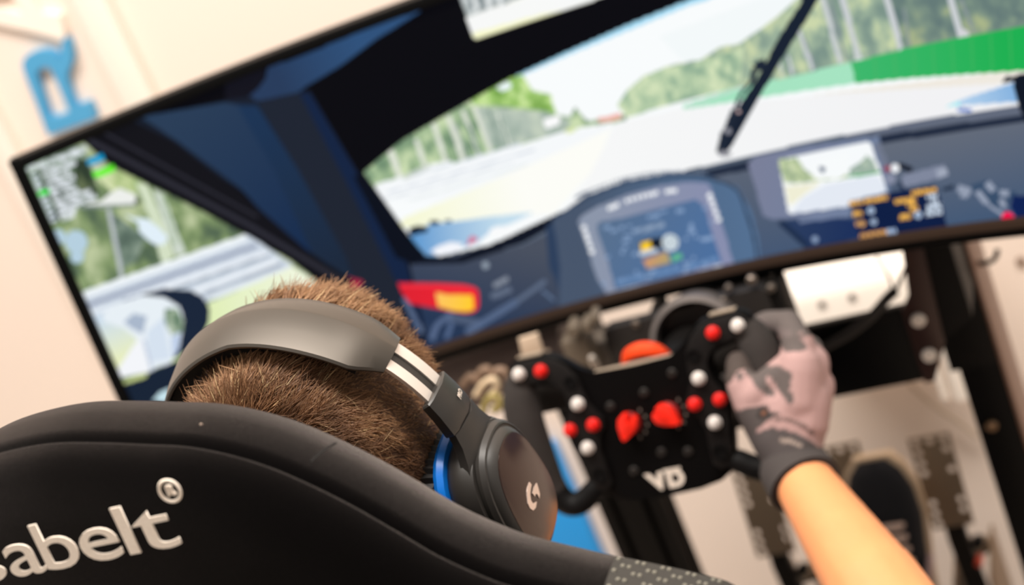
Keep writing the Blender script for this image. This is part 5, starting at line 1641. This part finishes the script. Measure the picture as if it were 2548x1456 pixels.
def shoe(toe, heel, ank, nm):
    u = (toe - heel) / np.linalg.norm(toe - heel)          # along the foot
    w0 = np.array([0, -1.0, 0.35]) if u[2] > 0.5 else np.array([0, 0, 1.0])
    n = w0 - u * (w0 @ u)
    n /= np.linalg.norm(n)                                  # up out of the instep (towards the driver)
    r = np.cross(u, n)
    F = Frame(heel, r, u, n)
    stations = [(-0.004, 0.018, 0.020, 0.060), (0.006, 0.029, 0.030, 0.072), (0.03, 0.033, 0.034, 0.076), (0.07, 0.034, 0.035, 0.074), (0.11, 0.036, 0.037, 0.070), (0.15, 0.041, 0.041, 0.060), (0.19, 0.046, 0.043, 0.051), (0.225, 0.043, 0.041, 0.043), (0.250, 0.033, 0.032, 0.036), (0.266, 0.018, 0.018, 0.027)]
    root = bpy.data.objects.new('shoe', None)
    rings = []
    for y, a, b, h in stations:
        rg = []
        for k in range(20):
            t = 2 * math.pi * k / 20
            c, s_ = math.cos(t), math.sin(t)
            w = a if c > 0 else b
            rg.append(F(w * abs(c) ** 0.75 * (1 if c > 0 else -1), y, 0.012 + (h - 0.012) * (0.5 + 0.5 * s_) if s_ > -0.2 else 0.010))
        rings.append(rg)
    up = loft('shoe', rings, M_shoe, person, sharp=60)
    sol = []
    for y, a, b, h in stations:
        e = 0.0055
        yy = y + (0.004 if y > 0.2 else -0.003 if y < 0.01 else 0)
        sol.append([F((a + e), yy, 0.012), F((a + e), yy, 0.020), F((a + e) * 0.9, yy, 0.022), F(-(b + e) * 0.9, yy, 0.022), F(-(b + e), yy, 0.020), F(-(b + e), yy, 0.012), F(-(b + e) * 0.95, yy, 0.0), F((a + e) * 0.95, yy, 0.0)])
    loft('sole', sol, M_sole, up, sharp=40)
    # laces across the instep
    for k in range(7):
        y = 0.186 - k * 0.0145
        h = np.interp(y, [s_[0] for s_ in stations], [s_[3] for s_ in stations])
        P = [F(-0.030, y - 0.004, h - 0.014), F(-0.019, y - 0.001, h - 0.001), F(0.0, y + 0.001, h + 0.004), F(0.019, y - 0.001, h - 0.001), F(0.030, y - 0.004, h - 0.014)]
        tube('lace', smooth_path(P, 3), 0.0056, M_lace, up, 8, up=n, squash=0.55)
    # pale side stripe curving up the outer quarter
    P = [F(0.0455, 0.140, 0.040), F(0.0425, 0.128, 0.050), F(0.0375, 0.110, 0.055), F(0.0355, 0.085, 0.052), F(0.0350, 0.05, 0.044)]
    tube('side_stripe', smooth_path(P, 4), 0.0042, mat('stripe_mauve', (186, 160, 158), 0.7), up, 8)
    return up


shoe(TOE_R, HEEL_R, ANK[0], 'right')
shoe(TOE_L, HEEL_L, ANK[1], 'left')

# ---- hair: short strands rooted in the scalp
rng = np.random.default_rng(5)
M_hair = attr_mat('hair', 0.5, spec=0.35)
N = 52000
ph = np.arccos(rng.uniform(-0.94, 1.0, N))
th = rng.uniform(0, 2 * math.pi, N)
d = np.stack([np.sin(ph) * np.cos(th), np.sin(ph) * np.sin(th), np.cos(ph)], 1)
p = np.array(SK_C) + d * np.array(SK_R)
nl = d / np.array(SK_R)
nl /= np.linalg.norm(nl, axis=1)[:, None]
# hairline: forehead in front, ears at the sides, nape behind
keep = np.where(p[:, 1] > 0.0, p[:, 2] > 0.000 + 0.9 * np.clip(p[:, 1], 0, 0.09), p[:, 2] > -0.090 + 3.0 * np.clip(p[:, 1] + 0.03, 0, 0.03))
p, nl = p[keep], nl[keep]
# nape: a second patch of roots below the skull
N2 = 16000
d2 = rng.normal(0, 1, (N2, 3))
d2 /= np.linalg.norm(d2, axis=1)[:, None]
NC, NR = np.array([0, -0.022, -0.040]), np.array([0.0560, 0.062, 0.070])
p2 = NC + d2 * NR
n2 = d2 / NR
n2 /= np.linalg.norm(n2, axis=1)[:, None]
k2 = (p2[:, 1] < -0.022) & (p2[:, 2] < 0.01) & (p2[:, 2] > -0.098) & ((((p2 - np.array(SK_C)) / np.array(SK_R)) ** 2).sum(1) > 1.0)
p, nl = np.concatenate([p, p2[k2]]), np.concatenate([nl, n2[k2]])
n_ = len(p)
# combing: a whorl at the back of the crown, then down the back and sides
wh = np.array([-0.022, -0.062, 0.098])
rad = p - wh
rad -= nl * (rad * nl).sum(1)[:, None]
dist = np.linalg.norm(rad, axis=1)[:, None]
rad /= dist + 1e-6
tang = np.cross(nl, rad)
swirl = np.exp(-(dist / 0.045) ** 2)
flow = rad * (1 - 0.6 * swirl) + tang * 0.9 * swirl
jit = rng.normal(0, 0.22, (n_, 3))
cl_n = np.stack([vnoise(p[:, 0] * 140 + 50 + k * 31, p[:, 2] * 140 + p[:, 1] * 120 + 50, 17 + k) for k in range(3)], 1) - 0.5
flow = flow + jit * 0.8 + cl_n * 1.4
flow -= nl * (flow * nl).sum(1)[:, None]
flow /= np.linalg.norm(flow, axis=1)[:, None]
top = np.clip((p[:, 2] - 0.02) / 0.09, 0, 1)
length = 0.0105 + 0.0105 * top ** 1.2 + 0.005 * rng.random(n_) * (0.3 + top)
lift = 0.12 + 0.42 * top + 0.22 * rng.random(n_)
front = np.clip((p[:, 1] - 0.015) / 0.05, 0, 1) * top
lift = lift + 0.15 * front
length = length + 0.002 * front
# strands pressed flat under the headband
ang = np.arctan2(p[:, 2] - BZ0, p[:, 0])
under = (np.abs(p[:, 1] - 0.0) < 0.026) & (p[:, 2] > 0.02)
length = np.where(under, 0.006, length)
lift = np.where(under, 0.06, lift)
near = (p[:, 1] > -0.045) & (p[:, 1] < -0.024) & (p[:, 2] > 0.02)
lift = np.where(near, 0.12, lift)
side_pad = (np.abs(p[:, 0]) > 0.060) & (p[:, 2] < 0.03) & (p[:, 1] > -0.045)
length = np.where(side_pad, 0.005, length)
lift = np.where(side_pad, 0.1, lift)
K = 4
dirn = flow + nl * lift[:, None]
dirn /= np.linalg.norm(dirn, axis=1)[:, None]
pts = [p - nl * 0.001]
cur = p.copy()
dd = dirn.copy()
curl = rng.normal(0, 0.22, (n_, 3))
for k in range(1, K + 1):
    cur = cur + dd * (length / K)[:, None]
    pts.append(cur.copy())
    dd = dd + curl * 0.5 - nl * (0.10 + 0.12 * lift[:, None])
    dd /= np.linalg.norm(dd, axis=1)[:, None]
pts = np.stack(pts, 1)                                   # n, K+1, 3
rad0 = 0.00024 + 0.00012 * rng.random(n_)
side = np.cross(dirn, nl + 0.3 * jit)
side /= np.linalg.norm(side, axis=1)[:, None]
oth = np.cross(dirn, side)
V = []
for k in range(K + 1):
    w = rad0 * (1.0, 1.0, 0.9, 0.7, 0.25)[k]
    for a in (0, 2.094, 4.189):
        V.append(pts[:, k] + (math.cos(a) * side + math.sin(a) * oth) * w[:, None])
V = np.stack(V, 1)                                       # n, 3(K+1), 3
nv = 3 * (K + 1)
fl_ = []
for k in range(K):
    for a in range(3):
        b = (a + 1) % 3
        fl_.append((3 * k + a, 3 * k + b, 3 * k + 3 + b, 3 * k + 3 + a))
Fq = (np.arange(n_) * nv)[:, None, None] + np.array(fl_)[None]
Vw = V.reshape(-1, 3)
Vw = HC + Vw @ HM.T
tone = rng.random(n_)
grp = np.clip(vnoise(p[:, 0] * 90 + 20, p[:, 2] * 90 + p[:, 1] * 70 + 20, 41) * 0.7 + 0.3 * rng.random(n_), 0, 1)
dk, mdm, lt = c8((84, 56, 36)), c8((130, 93, 64)), c8((190, 148, 108))
base_t = np.where(grp[:, None] < 0.5, dk + (mdm - dk) * (grp[:, None] / 0.5), mdm + (lt - mdm) * ((grp[:, None] - 0.5) / 0.5))
base_t = np.where((tone > 0.96)[:, None], c8((206, 176, 132)), base_t)
tint = np.repeat(base_t, nv, axis=0)
hair = np_mesh('hair', Vw, Fq.reshape(-1, 4), M_hair, person, True, tint)
hair['kind'] = 'stuff'
# the scalp below shows the hair's own dark brown
bm = bmesh.new()
sc_ = []
for i in range(33):
    for_j = []
    for j in range(48):
        a, b = math.pi * min(max(i / 32, 0.003), 0.88), 2 * math.pi * j / 48
        q = np.array(SK_C) + np.array(SK_R) * 1.004 * np.array([math.sin(a) * math.cos(b), math.sin(a) * math.sin(b), math.cos(a)])
        for_j.append(q)
    sc_.append(for_j)
vv = {}
for i in range(32):
    for j in range(48):
        q4 = [sc_[i][j], sc_[i][(j + 1) % 48], sc_[i + 1][(j + 1) % 48], sc_[i + 1][j]]
        c = sum(q4) / 4
        lim = 0.9 * min(max(c[1], 0), 0.09) if c[1] > 0 else -0.090 + 3.0 * min(max(c[1] + 0.03, 0), 0.03)
        if c[2] < lim:
            continue
        f = []
        for q in q4:
            k = tuple(np.round(q, 7))
            if k not in vv:
                vv[k] = bm.verts.new(tuple(HF(*q)))
            if vv[k] not in f:
                f.append(vv[k])
        if len(f) > 2:
            try:
                bm.faces.new(f)
            except ValueError:
                pass
for i in range(12, 30):
    for j in range(24, 48):
        q4 = []
        for ii, jj in ((i, j), (i, j + 1), (i + 1, j + 1), (i + 1, j)):
            a, b = math.pi * ii / 32, 2 * math.pi * jj / 48
            q4.append(NC + NR * 1.006 * np.array([math.sin(a) * math.cos(b), math.sin(a) * math.sin(b), math.cos(a)]))
        c = sum(q4) / 4
        if -0.098 < c[2] < 0.01 and c[1] < -0.020:
            bm.faces.new([bm.verts.new(tuple(HF(*q))) for q in q4])
bmesh.ops.remove_doubles(bm, verts=bm.verts[:], dist=1e-6)
obj('hair_base', bm, mat('hair_base_brown', (84, 57, 38), 0.8), person, True, 80)
